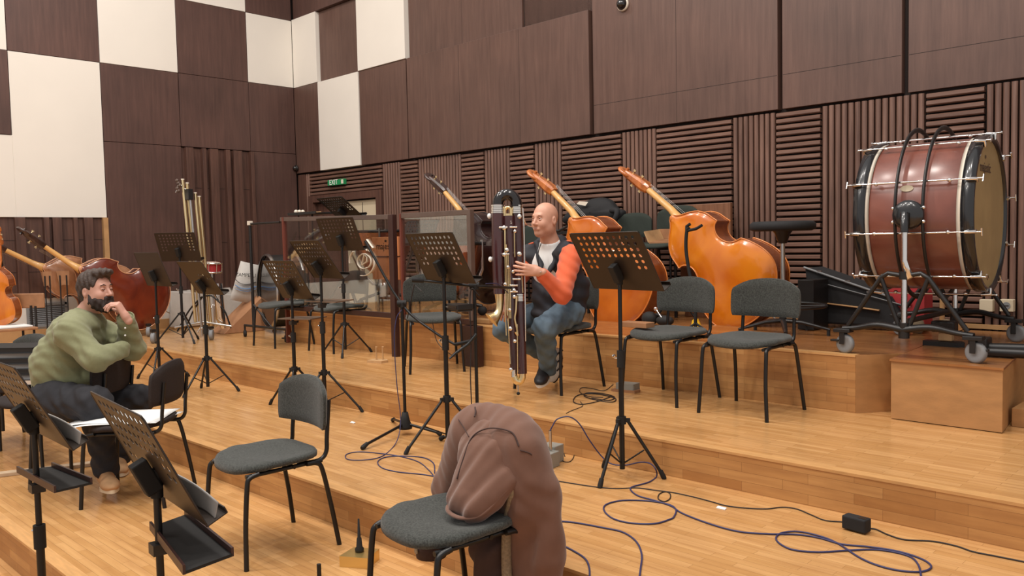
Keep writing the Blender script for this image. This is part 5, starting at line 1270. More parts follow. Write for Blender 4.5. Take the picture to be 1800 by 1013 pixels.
# sheets of paper on the chair seat
L_ = bpy.data.objects['stacking_chair.008'] if 'stacking_chair.008' in bpy.data.objects else chk
Wm = Matrix.Translation(chk.location) @ Matrix.Rotation(chk.rotation_euler.z, 4, 'Z')
for k in range(2):
    mb = MB(); n = 14; vs = []
    for j in range(n+1):
        for i in range(n+1):
            u, v = i/n-.5, j/n-.5; x, y = u*.42, v*.60-.10
            z = .468+.004*k+(.0 if y > -.16 else -.035*((-.16-y)/.2)**1.5)+.006*math.sin(3*u+2*k)+.02*max(0, u-.2)
            a = .18*k-.12; vs.append(tuple(Wm @ Vector((x*math.cos(a)-y*math.sin(a), x*math.sin(a)+y*math.cos(a), z))))
    mb.add(vs, [(j*(n+1)+i, j*(n+1)+i+1, (j+1)*(n+1)+i+1, (j+1)*(n+1)+i) for j in range(n) for i in range(n)], True)
    o = mb.build('sheet_music', M['paper']); o.modifiers.new('s', 'SOLIDIFY').thickness = .0015
    tag(o, 'upper of two large white sheets on the dark chair seat' if k else 'lower of two large white sheets on the dark chair seat', 'paper', 'sheets on the dark chair')
# gold box with a black cone (end-pin rest), and a black rod end at the bottom
g = [on(597, 972, T0+.055), on(640, 975, T0+.055), on(666, 966, T0+.055), on(622, 955, T0+.055)]
gbx = thing('gold_box', 'flat gold metal box on the lower step', 'box', on(632, 985, T0)); gbx.location.z = T0
MB().prism([(p.x, p.y) for p in [on(596, 978, T0+.05), on(646, 982, T0+.05), on(667, 965, T0+.05), on(622, 962, T0+.05)]], T0, T0+.05).build('body', M['goldbox'], gbx, True, bevel=.002)
q = on(632, 970, T0+.05); cn = MB().lathe([(.0, 0), (.020, 0), (.021, .012), (.014, .022), (.011, .06), (.0075, .065), (.004, .150), (0, .152)], 18, Matrix.Translation((q.x, q.y, T0+.052)))
tag(cn.build('black_spike', M['rubber']), 'thin black spike standing on the gold box', 'spike')
q = K(561, 1010, 2.6); rp = MB().rod((q.x, q.y, T0 if q.y > 1.22 else FL), (q.x, q.y, zfor(q.x, q.y, 992)), .007, 8); tag(rp.build('stand_pole', M['frame']), 'tip of a thin black pole at the bottom edge left of the gold box', 'pole')

# ================================================================ implicit-surface modelling for people and cloth
def smin(a, b, k):
    if k <= 0: return np.minimum(a, b)
    h = np.maximum(k-np.abs(a-b), 0)/k
    return np.minimum(a, b)-h*h*k*.25
def cap(a, b, ra, rb=None, k=.02, flat=None): return dict(t='cap', a=np.array(a, float), b=np.array(b, float), ra=ra, rb=ra if rb is None else rb, k=k, op='u', flat=flat)
def chain(pts, rs, k=.02): return [cap(pts[i], pts[i+1], rs[i], rs[i+1], k) for i in range(len(pts)-1)]
def ell(c, r, R3=None, k=.02): return dict(t='ell', c=np.array(c, float), r=np.array(r, float), R=np.eye(3) if R3 is None else np.array(R3, float), k=k, op='u')
def cut(p, k=None): p = dict(p); p['op'] = 's'; p['k'] = p['k'] if k is None else k; return p
def pbounds(p):
    if p['t'] == 'cap':
        r = max(p['ra'], p['rb']); return np.minimum(p['a'], p['b'])-r, np.maximum(p['a'], p['b'])+r
    r = np.abs(p['R'].T) @ p['r'] if False else np.full(3, p['r'].max()); return p['c']-r, p['c']+r
def pdist(p, X, Y, Z):
    if p['t'] == 'cap':
        a, b = p['a'], p['b']; d = b-a; L2 = max(float(d @ d), 1e-12)
        px, py, pz = X-a[0], Y-a[1], Z-a[2]
        t = np.clip((px*d[0]+py*d[1]+pz*d[2])/L2, 0, 1)
        qx, qy, qz = px-d[0]*t, py-d[1]*t, pz-d[2]*t
        if p.get('flat') is not None:
            n, f = p['flat']; n = np.array(n, float); n /= np.linalg.norm(n)
            q = qx*n[0]+qy*n[1]+qz*n[2]; s = (1/f-1)*q; qx, qy, qz = qx+s*n[0], qy+s*n[1], qz+s*n[2]
            return (np.sqrt(qx*qx+qy*qy+qz*qz)-(p['ra']+(p['rb']-p['ra'])*t))*max(f, .45)
        return np.sqrt(qx*qx+qy*qy+qz*qz)-(p['ra']+(p['rb']-p['ra'])*t)
    c, R_, r = p['c'], p['R'], p['r']; px, py, pz = X-c[0], Y-c[1], Z-c[2]
    u = (px*R_[0][0]+py*R_[0][1]+pz*R_[0][2]); v = (px*R_[1][0]+py*R_[1][1]+pz*R_[1][2]); w_ = (px*R_[2][0]+py*R_[2][1]+pz*R_[2][2])
    k0 = np.sqrt((u/r[0])**2+(v/r[1])**2+(w_/r[2])**2); k1 = np.sqrt((u/r[0]**2)**2+(v/r[1]**2)**2+(w_/r[2]**2)**2)
    return k0*(k0-1)/np.maximum(k1, 1e-9)
def nets(F, org, h):
    S = F < 0; nx, ny, nz = F.shape
    any_ = np.zeros((nx-1, ny-1, nz-1), bool); all_ = np.ones_like(any_)
    for i in (0, 1):
        for j in (0, 1):
            for k in (0, 1):
                s = S[i:nx-1+i, j:ny-1+j, k:nz-1+k]; any_ |= s; all_ &= s
    cells = np.argwhere(any_ & ~all_); 
    if len(cells) == 0: return [], []
    idx = -np.ones(any_.shape, np.int64); idx[cells[:, 0], cells[:, 1], cells[:, 2]] = np.arange(len(cells))
    acc = np.zeros((len(cells), 3)); cnt = np.zeros(len(cells))
    cor = [(i, j, k) for i in (0, 1) for j in (0, 1) for k in (0, 1)]
    for a in cor:
        for ax in range(3):
            if a[ax]: continue
            b = list(a); b[ax] = 1
            fa = F[cells[:, 0]+a[0], cells[:, 1]+a[1], cells[:, 2]+a[2]]; fb = F[cells[:, 0]+b[0], cells[:, 1]+b[1], cells[:, 2]+b[2]]
            m = (fa < 0) != (fb < 0); t = np.where(m, fa/np.where(m, fa-fb, 1), 0)
            pos = np.array(a, float)[None, :].repeat(len(cells), 0); pos[:, ax] = t
            acc[m] += pos[m]; cnt[m] += 1
    V_s = (cells+acc/cnt[:, None])*h+np.array(org)
    faces = []
    for ax in range(3):
        o1, o2 = [(1, 2), (2, 0), (0, 1)][ax]
        sl0 = [slice(None)]*3; sl1 = [slice(None)]*3; sl0[ax] = slice(0, -1); sl1[ax] = slice(1, None)
        e = np.argwhere(S[tuple(sl0)] != S[tuple(sl1)])
        e = e[(e[:, o1] > 0) & (e[:, o2] > 0) & (e[:, o1] < F.shape[o1]-1) & (e[:, o2] < F.shape[o2]-1)]
        if len(e) == 0: continue
        def at(d1, d2):
            q = e.copy(); q[:, o1] += d1; q[:, o2] += d2; return idx[q[:, 0], q[:, 1], q[:, 2]]
        q = np.stack([at(-1, -1), at(0, -1), at(0, 0), at(-1, 0)], 1)
        ins = S[e[:, 0], e[:, 1], e[:, 2]]
        q = np.where(ins[:, None], q, q[:, ::-1]); faces.append(q)
    return V_s, np.concatenate(faces)
def blob(prims, h, field=None, pad=.02, lo=None, hi=None):
    adds = [p for p in prims if p['op'] == 'u']
    if lo is None: lo = np.min([pbounds(p)[0] for p in adds], 0)-pad-h*2; hi = np.max([pbounds(p)[1] for p in adds], 0)+pad+h*2
    n = np.ceil((hi-lo)/h).astype(int)+1
    ax = [lo[i]+h*np.arange(n[i]) for i in range(3)]
    F = np.full(n, .5)
    for p in prims:
        l, u = pbounds(p); m = p['k']+h*3+.01
        s = [slice(max(0, int((l[i]-m-lo[i])/h)), min(n[i], int((u[i]+m-lo[i])/h)+2)) for i in range(3)]
        if any(x.start >= x.stop for x in s): continue
        X, Y, Z = ax[0][s[0]][:, None, None], ax[1][s[1]][None, :, None], ax[2][s[2]][None, None, :]
        d = pdist(p, X, Y, Z); s = tuple(s)
        F[s] = smin(F[s], d, p['k']) if p['op'] == 'u' else -smin(-F[s], d, p['k'])
    if field is not None:
        X, Y, Z = ax[0][:, None, None], ax[1][None, :, None], ax[2][None, None, :]; F = F+field(X, Y, Z)
    return nets(F, lo, h)
def blob_mb(mb, *a, **k):
    v, f = blob(*a, **k); return mb.add([tuple(x) for x in v], [tuple(int(i) for i in q) for q in f], True)
def cl(v): return np.array(tuple(v), float)
def sdf_at(prims, p, field=None):
    X = np.array([p[0]]); Y = np.array([p[1]]); Z = np.array([p[2]]); F = np.array([.5])
    for q in prims:
        d = pdist(q, X, Y, Z); F = smin(F, d, q['k']) if q['op'] == 'u' else -smin(-F, d, q['k'])
    if field is not None: F = F+field(X, Y, Z)
    return float(F[0])
def land(prims, p, d, field=None, lift=.001, far=.5):
    p = Vector(tuple(p)); d = Vector(tuple(d)).normalized(); t = 0
    for _ in range(90):
        v = sdf_at(prims, p+d*t, field)
        if v < .001: break
        t += max(v*.7, .001)
        if t > far: break
    return p+d*(t-lift)
RH = Vector((RV.x, RV.y, 0)).normalized(); FH = Vector((FV.x, FV.y, 0)).normalized()
ZU = Vector((0, 0, 1))
def kk(*a): return cl(K(*a))

def head_frame(c, fwd, tilt=0):
    f = Vector(fwd).normalized(); side = ZU.cross(f).normalized(); u = f.cross(side)
    Rm = Matrix.Rotation(tilt, 3, side); f = Rm @ f; u = Rm @ u
    def P(x, y, z): return cl(Vector(c)+f*x+side*y+u*z)
    R3 = np.array([cl(f), cl(side), cl(u)])
    return P, R3, f, side, u
def head_prims(P, R3, neck, nk=.058, jaw=1.0):
    pr = [ell(P(-.012, 0, .035), (.098, .077, .092), R3, .02), ell(P(.022, 0, -.03), (.072, .064*jaw, .082), R3, .03),
          ell(P(.060, 0, -.095), (.026, .030, .022), R3, .03)]
    for s in (-1, 1):
        pr += [ell(P(.005, s*.048*jaw, -.060), (.034, .018, .03), R3, .03), ell(P(.062, s*.036, -.028), (.022, .022, .022), R3, .025)]
    pr += [cap(P(.080, -.028, .030), P(.080, .028, .030), .012, .012, .02)]
    for s in (-1, 1): pr.append(cut(ell(P(.097, s*.031, .010), (.014, .018, .011), R3, .012)))
    pr += [cap(P(.088, 0, .018), P(.112, 0, -.026), .008, .012, .012), ell(P(.100, .011, -.030), (.010, .008, .007), R3, .006), ell(P(.100, -.011, -.030), (.010, .008, .007), R3, .006)]
    pr += [cap(P(.086, -.018, -.062), P(.086, .018, -.062), .0085, .0085, .012)]
    for s in (-1, 1):
        pr += [ell(P(-.012, s*.080, -.004), (.018, .009, .031), R3, .006), cut(ell(P(-.006, s*.092, .0), (.010, .010, .018), R3, .006))]
    pr += [cap(P(-.022, 0, -.05), neck, nk, nk*1.08, .03)]
    return pr
def hand_prims(W, D, N, S, curls, s=1.0, thumb=(.55, .75, .25), spread=.12, tb=(.35, .3)):
    """W wrist, D along the palm, N out of the back of the hand, S towards the thumb; curls per finger (index..little) as joint angles"""
    W = Vector(W); D = Vector(D).normalized(); S = (Vector(S)-D*Vector(S).dot(D)).normalized(); N = Vector(N); N = (N-D*N.dot(D)-S*N.dot(S)).normalized()
    pr = []; L_ = .088*s
    kn = [W+D*(L_*(1.0, 1.04, 1.0, .93)[i])+S*((.030, .010, -.011, -.030)[i]*s)+N*(.004, .007, .005, .0)[i] for i in range(4)]
    for i in range(4): pr.append(cap(W+S*((.016, .006, -.006, -.016)[i]*s), kn[i], .016*s, .0115*s, .012))
    pr.append(cap(W-D*.03*s, W+D*.012*s, .024*s, .023*s, .015))
    for i in range(4):
        ln = [(.040, .025, .020), (.044, .028, .021), (.041, .026, .020), (.032, .020, .018)][i]; r = (.0092, .0094, .009, .0078)[i]*s
        d = (D+S*spread*(1, .3, -.35, -1)[i]).normalized(); p = kn[i]; a = 0; n_ = N
        axis = d.cross(N).normalized()
        for j in range(3):
            a = curls[i][j]; d = (Matrix.Rotation(-a, 3, axis) @ d).normalized(); q = p+d*ln[j]*s
            pr.append(cap(p, q, r*(1.08, 1.0, .93)[j], r*(1.0, .93, .82)[j], .004)); p = q
    b = W+D*.022*s+S*.026*s-N*.006; d = (D*thumb[0]+S*thumb[1]-N*thumb[2]).normalized(); m = b+d*.040*s
    pr.append(cap(W+D*.01*s+S*.012*s, b+d*.012*s, .017*s, .015*s, .012)); pr.append(cap(b, m, .014*s, .0115*s, .008))
    ax_ = d.cross(S).normalized(); d2 = (d+D*tb[0]-N*tb[1]).normalized(); m2 = m+d2*.030*s; pr.append(cap(m, m2, .011*s, .010*s, .004)); pr.append(cap(m2, m2+(d2+D*.15).normalized()*.024*s, .0098*s, .0082*s, .004))
    return pr
def folds(amp, dirs):
    def f(X, Y, Z):
        o = 0
        for (a, b, c, ph, w_) in dirs: o = o+w_*np.sin(a*X+b*Y+c*Z+ph+1.3*np.sin(.37*a*Y+.31*c*X+ph))
        return amp*o
    return f
def shoe(parent, heel, toe, level, mats, laces=True, w=.048, name='shoe'):
    heel, toe = Vector(heel), Vector(toe); d = (toe-heel); L_ = d.length; d.normalize(); sd = ZU.cross(d).normalized(); up = d.cross(sd)
    if up.z < 0: up = -up
    g = lambda a, b, c: cl(heel+d*a+sd*b+up*c)
    t = [cap(g(.03, 0, .045), g(.0+.10, 0, .045), .040, .042, .03), ell(g(L_*.72, 0, .035), (L_*.33, w, .036), [cl(d), cl(sd), cl(up)], .03), cap(g(.035, 0, .05), g(.04, 0, .105), .042, .044, .02), cap(g(.05, 0, .09), g(L_*.72, 0, .045), .036, .030, .03)]
    b = MB(); blob_mb(b, t, .0055); so = b.build(name, mats[0], parent, True)
    n = 28; ol = []
    for k in range(n):
        a = 2*PI*k/n; c, s = math.cos(a), math.sin(a); x = L_*.5+c*(L_*.53); wd = w*(.80 if c < 0 else 1.04); ol.append((x, s*wd*(1-abs(c)**3*.15)))
    A = frame(heel, d, sd, up); MB().prism(ol, .0, .024, A, True).build('sole', mats[1], so, True, bevel=.004)
    if laces:
        mb = MB()
        for k in range(5):
            a = .075+.022*k; h_ = .098-.0085*k*1.1; mb.tube([g(a, -.026, h_-.012), g(a+.004, 0, h_+.004), g(a, .026, h_-.012)], .0032, 6)
        mb.build('laces', mats[2], so, True)
    return so

# ---------------------------------------------------------------- the seated musician
p1 = thing('person', 'bald person in navy vest with orange sleeves and jeans, seated, playing the contrabassoon', 'person', (-4.0, 4.5, T2))
hc = K(957.5, 388, 5.86)
fw = (-FH*.72-RH*.70)
P, R3, hf, hs, hu = head_frame(hc, fw, -.03)
neck1 = kk(967, 428, 5.92)
body = MB(); blob_mb(body, head_prims(P, R3, neck1, .058, 1.02)+[cap(neck1, kk(970, 440, 5.93), .064, .075, .03)], .0042)
Ls, Le, Lw = kk(1004, 450, 5.70), kk(987, 517, 5.50), kk(951, 480, 5.42)
Rs, Re, Rw = kk(938, 450, 6.10), kk(905, 498, 6.02), kk(889, 527, 5.76)
sp1 = [ell(kk(972, 468, 5.96), (.155, .09, .19), None, .03), ell(kk(975, 520, 6.0), (.14, .10, .16), None, .03)]+chain([Ls, Le, Lw], [.045, .038, .026])+chain([Rs, Re, Rw], [.045, .036, .026])
Lh, Lk, La = kk(1000, 549, 5.92), kk(957, 576, 5.62), kk(964, 648, 5.92)
Rh, Rk, Ra = kk(958, 549, 6.15), kk(886, 578, 5.98), kk(966, 628, 6.25)
sp1 += chain([Lh, Lk, La], [.07, .05, .035])+chain([Rh, Rk, Ra], [.07, .05, .035])
blob_mb(body, sp1, .012)
hp = hand_prims(K(947, 478, 5.40), -RH*.96+ZU*.16-FH*.0, -FH*.9-ZU*.1, ZU, [(.25, .45, .25), (.30, .40, .25), (.25, .40, .25), (.05, .35, .25)], .98, thumb=(.7, .1, .7), spread=.17)
blob_mb(body, hp, .0034)
hp2 = hand_prims(K(888, 528, 5.74), RH*-.12-ZU*.9-FH*.35, -RH*.5-FH*.7, RH*.9-ZU*.1, [(.5, .7, .4), (.5, .7, .4), (.45, .7, .4), (.35, .6, .4)], .95, thumb=(.5, .7, .2))
blob_mb(body, hp2, .0036)
body.build('body', M['skin'], p1, True)
mb = MB()
for s in (-1, 1): mb.ball(P(.0765, s*.030, .009), .0112, n=12, m=8)
eb = mb.build('eyeballs', M['tee'], p1, True)
mb = MB()
for s in (-1, 1): mb.ball(Vector(P(.0765, s*.030, .009))+hf*.0062, .0062, n=10, m=6)
mb.build('irises', M['ebony'], p1, True)
mb = MB()
for s in (-1, 1): mb.ball(P(.0770, s*.030, .0165), .0125, (1, 1.25, .62), n=12, m=8); mb.ball(P(.0768, s*.030, .0020), .0125, (1, 1.25, .55), n=12, m=8)
mb.build('eyelids', M['skin'], p1, True)
M['brow'] = plain('fair_brow', srgb(150, 108, 88), .7); M['lips'] = plain('lips', srgb(168, 100, 90), .5)
mb = MB()
for s in (-1, 1): mb.tube([Vector(P(.090, s*.014, .028)), Vector(P(.093, s*.030, .034)), Vector(P(.082, s*.046, .029))], [.003, .004, .002], 6, flat=.6)
mb.build('eyebrows', M['brow'], p1, True)
mb = MB()
mb.tube([Vector(P(.086, -.020, -.062)), Vector(P(.0945, -.008, -.0595)), Vector(P(.0945, .008, -.0595)), Vector(P(.086, .020, -.062))], [.002, .0035, .0035, .002], 6)
mb.tube([Vector(P(.086, -.018, -.066)), Vector(P(.093, 0, -.067)), Vector(P(.086, .018, -.066))], [.002, .0035, .002], 6); mb.build('lips', M['lips'], p1, True)
# white shirt
ch = kk(966, 468, 5.92)
tee = MB(); blob_mb(tee, [ell(kk(969, 470, 5.95), (.15, .125, .18), None, .03), cap(kk(967, 431, 5.91), kk(969, 440, 5.93), .076, .085, .03), cut(cap(kk(964, 405, 5.86), kk(966, 424, 5.90), .068, .062, .01))], .007)
tee.build('t_shirt', M['tee'], p1, True)
# orange sleeves
fo = folds(.0028, [(30, 50, 80, 0, 1), (70, -40, 30, 1, .5)])
for nm, (a, b, c) in (('sleeve', (Ls, Le, Lw)), ('sleeve', (Rs, Re, Rw))):
    mb = MB(); cw = c+(b-c)*.10; blob_mb(mb, chain([a, b, cw], [.078, .062, .045], .04)+[cap(cw, c+(b-c)*.06, .043, .040, .01)], .007, field=fo); so = mb.build(nm, M['orange'], p1, True)
    mb = MB(); dd_ = Vector(tuple(b-c)).normalized(); A = aim(Vector(tuple(c))+dd_*.0, dd_); mb.lathe([(.034, 0), (.040, .004), (.042, .03), (.038, .035)], 18, A); mb.build('cuff', M['orange'], so, True)
# navy vest with collar
vp = [ell(kk(975, 470, 5.98), (.212, .152, .185), None, .05), ell(kk(977, 520, 6.0), (.185, .170, .155), None, .06), ell(kk(975, 550, 6.0), (.175, .165, .07), None, .05),
      cap(Ls+np.array([-.03, .02, .0]), Ls+np.array([-.09, .06, .03]), .082, .08, .05), cap(Rs+np.array([-.0, -.02, .0]), Rs+np.array([.10, 0, .03]), .092, .085, .05),
      cap(kk(985, 424, 6.0), kk(955, 424, 6.06), .045, .045, .04)]
fr_ = np.array([0, -1, 0.])
nk0 = kk(962, 418, 5.80); nk1 = kk(963, 486, 5.74)
vp += [cut(cap(nk0+np.array([0, -.03, .0]), nk1+np.array([0, -.12, 0]), .073, .008, .012))]
vp += [cut(cap(kk(965, 400, 5.86), kk(967, 436, 5.90), .074, .074, .015))]
vp += [cap(kk(990, 428, 5.90), kk(962, 486, 5.745), .020, .016, .015), cap(kk(945, 428, 5.98), kk(952, 486, 5.77), .020, .016, .015)]
vp += [cap(kk(1006, 505, 5.98), kk(1000, 545, 5.98), .125, .12, .06)]
mb = MB(); blob_mb(mb, vp, .0075, field=folds(.0045, [(12, 8, 62, 0, 1), (34, 20, 20, 2, .4)])); vo = mb.build('vest', M['vest'], p1, True)
mb = MB().tube(crom([kk(951, 428, 5.80), kk(946, 445, 5.76), kk(947, 470, 5.73), kk(952, 492, 5.73)], 5), .004, 6); mb.build('zip', M['rubber'], vo, True)
mb = MB(); mb.tube(crom([kk(984, 428, 5.83), kk(994, 424, 5.80), kk(1004, 424, 5.74)], 4), .007, 6); mb.tube(crom([kk(938, 427, 6.0), kk(930, 430, 6.05), kk(926, 436, 6.05)], 4), .007, 6); mb.build('orange_piping', M['orange'], vo, True)
# jeans
jp = chain([Lh, Lk], [.108, .078], .05)+chain([Lk, La], [.078, .060], .03)+chain([Rh, Rk], [.108, .080], .05)+chain([Rk, Ra], [.078, .058], .03)+[ell(kk(980, 548, 6.03), (.185, .15, .105), None, .06)]
mb = MB(); blob_mb(mb, jp, .0075, field=folds(.0035, [(50, 30, 70, 0, 1), (20, 70, -40, 1, .7)])); mb.build('jeans', M['jeans'], p1, True)
# shoes
sh1 = shoe(p1, K(962, 660, 6.02), K(948, 682, 5.80), T2, (M['shoeblack'], M['shoewhite'], M['tee']))
sh2 = shoe(p1, K(986, 618, 6.22), K(974, 672, 6.16), T2, (M['shoewhite'], M['shoeblack'], M['tee']), False)
mb = MB()
for k in range(3): mb.tube([K(973+2*k, 630+12*k, 6.12), K(981+1*k, 622+13*k, 6.10), K(989, 616+14*k, 6.14)], .006, 6)
mb.build('side_stripes', M['shoeblack'], sh2, True)
mb = MB().tube([kk(950, 480, 5.37), kk(952, 476, 5.39)], .006, 6); mb.build('bracelet', M['chrome'], p1, True)

# ---------------------------------------------------------------- the bearded man
DP = -.0
p2 = thing('person', 'bearded person in olive shirt and dark trousers resting chin on hand over a chair back', 'person', (-5.8, 1.85, T0))
hc = K(170, 512, 5.22)
P, R3, hf, hs, hu = head_frame(hc, RH*.93-FH*.36, -.06)
neck2 = kk(152, 556, 5.26)
body = MB(); blob_mb(body, head_prims(P, R3, neck2, .062, 1.05)+[cap(neck2, kk(148, 575, 5.27), .07, .08, .03)], .0045)
h2 = kk(104, 690, 5.25); ch2 = kk(132, 605, 5.22)
Ns, Ne, Nw = kk(124, 586, 5.02), kk(168, 632, 4.97), kk(214, 614, 5.12)       # near (right) arm
Fs, Fe, Fw = kk(182, 588, 5.42), kk(232, 612, 5.32), kk(221, 560, 5.16)       # far (left) arm, hand at the face
Nh, Nk, Na = kk(92, 704, 5.12), kk(166, 709, 4.90), kk(186, 822, 4.93)
Fh, Fk, Fa = kk(120, 700, 5.42), kk(243, 702, 5.42), kk(214, 800, 5.50)
sp2 = [cap(h2, ch2, .12, .14, .05)]+chain([Ns, Ne, Nw], [.05, .04, .028])+chain([Fs, Fe, Fw], [.05, .04, .028])+chain([Nh, Nk, Na], [.08, .055, .04])+chain([Fh, Fk, Fa], [.08, .055, .04])
blob_mb(body, sp2, .012)
hp = hand_prims(K(221, 557, 5.12), -RH*.50+ZU*.86-FH*.05, RH*.80+ZU*.40-FH*.45, -RH*.4+ZU*.5+FH*.75, [(.95, .35, .2), (1.05, .45, .25), (1.1, .6, .3), (1.1, .75, .35)], 1.0, thumb=(.6, .5, .5), spread=.10)
blob_mb(body, hp, .0036)
body.build('body', M['skin2'], p2, True)
mb = MB()
for s in (-1, 1): mb.ball(P(.081, s*.031, .010), .0122, n=12, m=8)
mb.build('eyelids', M['skin2'], p2, True)
mb = MB()
for s in (-1, 1): mb.tube([Vector(P(.091, s*.022, .006)), Vector(P(.093, s*.031, .004)), Vector(P(.088, s*.041, .006))], .0022, 6)
mb.build('eyelashes', M['beard'], p2, True)
mb = MB()
for s in (-1, 1): mb.tube([Vector(P(.092, s*.012, .030)), Vector(P(.095, s*.030, .037)), Vector(P(.083, s*.047, .030))], [.004, .005, .003], 6, flat=.6)
mb.build('eyebrows', M['beard'], p2, True)
# hair and beard
hn = folds(.0028, [(150, 60, 90, 0, 1), (80, 160, -70, 1, .8)])
hh = [ell(P(-.020, 0, .048), (.108, .088, .092), R3, .02), ell(P(-.058, 0, -.010), (.062, .074, .075), R3, .03), ell(P(.055, 0, .112), (.055, .058, .028), R3, .03), ell(P(.088, .01, .112), (.022, .045, .018), R3, .02),
      cut(ell(P(.118, 0, .012), (.085, .12, .082), R3), .012), cut(ell(P(.038, 0, -.072), (.075, .14, .062), R3), .01)]
for s in (-1, 1): hh.append(cut(ell(P(-.004, s*.088, -.012), (.026, .022, .036), R3), .008))
mb = MB(); blob_mb(mb, hh, .0045, field=hn); mb.build('hair', M['hair'], p2, True)
bb = [ell(P(.030, 0, -.070), (.070, .072, .052), R3, .02), ell(P(.066, 0, -.106), (.040, .044, .032), R3, .03)]
for s in (-1, 1): bb.append(cap(P(.010, s*.069, -.018), P(.022, s*.060, -.06), .008, .022, .025))
bb += [cap(P(.094, -.022, -.046), P(.094, .022, -.046), .010, .010, .01), cut(ell(P(-.07, 0, -.09), (.07, .10, .08), R3), .01), cut(cap(P(.102, -.014, -.063), P(.102, .014, -.063), .007, .007, .004))]
mb = MB(); blob_mb(mb, bb, .0045, field=hn); mb.build('beard', M['beard'], p2, True)
# shirt
back = lambda a, b, c: kk(a, b, c)
sf = folds(.0034, [(50, 36, 66, 0, 1), (-30, 60, 90, 1.5, .6), (24, 16, 30, .6, .6)])
sh_ = [cap(kk(108, 682, 5.26), kk(112, 640, 5.25), .160, .170, .08), cap(kk(112, 640, 5.25), kk(134, 592, 5.22), .172, .155, .08), cap(kk(134, 592, 5.22), kk(150, 572, 5.24), .14, .10, .06),
       cap(kk(134, 645, 5.22), kk(138, 668, 5.22), .11, .12, .08)]
sh_ += [cap(Ns, kk(135, 574, 5.12), .080, .088, .08), cap(Fs, kk(160, 575, 5.3), .085, .09, .06)]
sh_ += chain([Ns, Ne], [.083, .074], .06)+chain([Ne, Nw], [.074, .052], .03)+chain([Fs, Fe], [.086, .080], .04)
fwe = Fw+(Fe-Fw)*.08; sh_ += [cap(Fe, fwe, .076, .052, .03)]
mb = MB(); blob_mb(mb, sh_, .008, field=sf); so = mb.build('shirt', M['shirt'], p2, True)
# collar, placket, cuffs, buttons
nv = (neck2-kk(148, 575, 5.27)); A = aim(Vector(tuple(kk(150, 564, 5.27))), Vector(tuple(nv)))
MB().lathe([(.082, -.02), (.078, .01), (.072, .032), (.077, .033), (.096, .002), (.098, -.012)], 28, A).build('collar', M['shirt'], so, True)
ca = aim(Vector(tuple(fwe)), Vector(tuple(Fw-Fe))); MB().lathe([(.050, -.03), (.055, -.028), (.052, .034), (.047, .036), (.044, .0)], 24, ca).build('cuff', M['shirt'], so, True)
mb = MB()
for a, b, c in ((226, 577, 5.03), (226, 590, 5.03), (161, 557, 5.15)): mb.ball(K(a-6 if a > 200 else a, b, c+.03), .0055, n=8, m=6)
mb.build('buttons', M['tee'], so, True)
# trousers
tr2 = chain([Nh, Nk], [.125, .092], .06)+chain([Nk, Na], [.090, .066], .04)+chain([Fh, Fk], [.125, .092], .06)+chain([Fk, Fa], [.088, .062], .04)+[cap(kk(98, 700, 5.25), kk(120, 690, 5.25), .15, .13, .06)]
tr2 += [cap(Na+np.array([0, 0, .02]), Na+np.array([0, 0, -.01]), .070, .068, .02)]
mb = MB(); blob_mb(mb, tr2, .008, field=folds(.0045, [(40, 30, 60, 0, 1), (30, -50, 90, 1, .6)])); mb.build('trousers', M['jeansdark'], p2, True)
b1_ = shoe(p2, K(184, 851, 4.99), K(198, 868, 4.74), T0, (M['boot'], M['sole'], M['shoeblack']), True, .052, 'boot')
b2__ = shoe(p2, K(208, 826, 5.55), K(214, 838, 5.32), T0, (M['boot'], M['sole'], M['shoeblack']), False, .05, 'boot')

# ---------------------------------------------------------------- the coat over the chair back
cr_ = Matrix.Translation(COATC) @ Matrix.Rotation(COATR, 4, 'Z')
def G(x, y, z): return cl(cr_ @ Vector((x, y, z)))
RC = np.array([cl(cr_.to_3x3() @ Vector(v)) for v in ((1, 0, 0), (0, 1, 0), (0, 0, 1))])
ct = thing('coat', 'brown hooded soft coat with fleece lining draped over the near chair back', 'coat', COATC)
cp = [ell(G(.0, .250, .56), (.262, .100, .272), RC, .06), ell(G(0.0, .28, .46), (.25, .08, .26), RC, .05)]
cp += [cap(G(-.12, .228, .70), G(-.27, .205, .46), .098, .056, .08), cap(G(-.27, .20, .46), G(-.30, .21, .38), .050, .035, .06), cap(G(-.15, .27, .6), G(-.2, .25, .40), .09, .08, .06)]
cp += [cap(G(.12, .228, .70), G(.195, .225, .50), .100, .092, .08), cap(G(.19, .25, .50), G(.185, .23, .02), .078, .062, .04), cap(G(.255, .26, .55), G(.265, .26, .30), .052, .060, .03), cap(G(.265, .26, .30), G(.25, .26, -.04), .056, .040, .015)]
cp += [cap(G(.20, .20, .70), G(.215, .20, .60), .055, .055, .06)]
cp += [cap(G(.10, .30, .40), G(.11, .29, .05), .07, .06, .04)]
def ridge(X, Y, Z):
    c_, s_ = math.cos(COATR), math.sin(COATR); lx = (X-COATC.x)*c_+(Y-COATC.y)*s_; ly_ = -(X-COATC.x)*s_+(Y-COATC.y)*c_; lz = Z-COATC.z
    return .0058*np.sin(58*lx+5*np.sin(5*lz+1)-6*ly_)*np.clip((.66-lz)*3.2, 0, 1)+.0016*np.sin(96*lx+34*lz+5*np.sin(11*lz))
mb = MB(); blob_mb(mb, cp, .0075, field=ridge); co_ = mb.build('shell', M['coat'], ct, True)
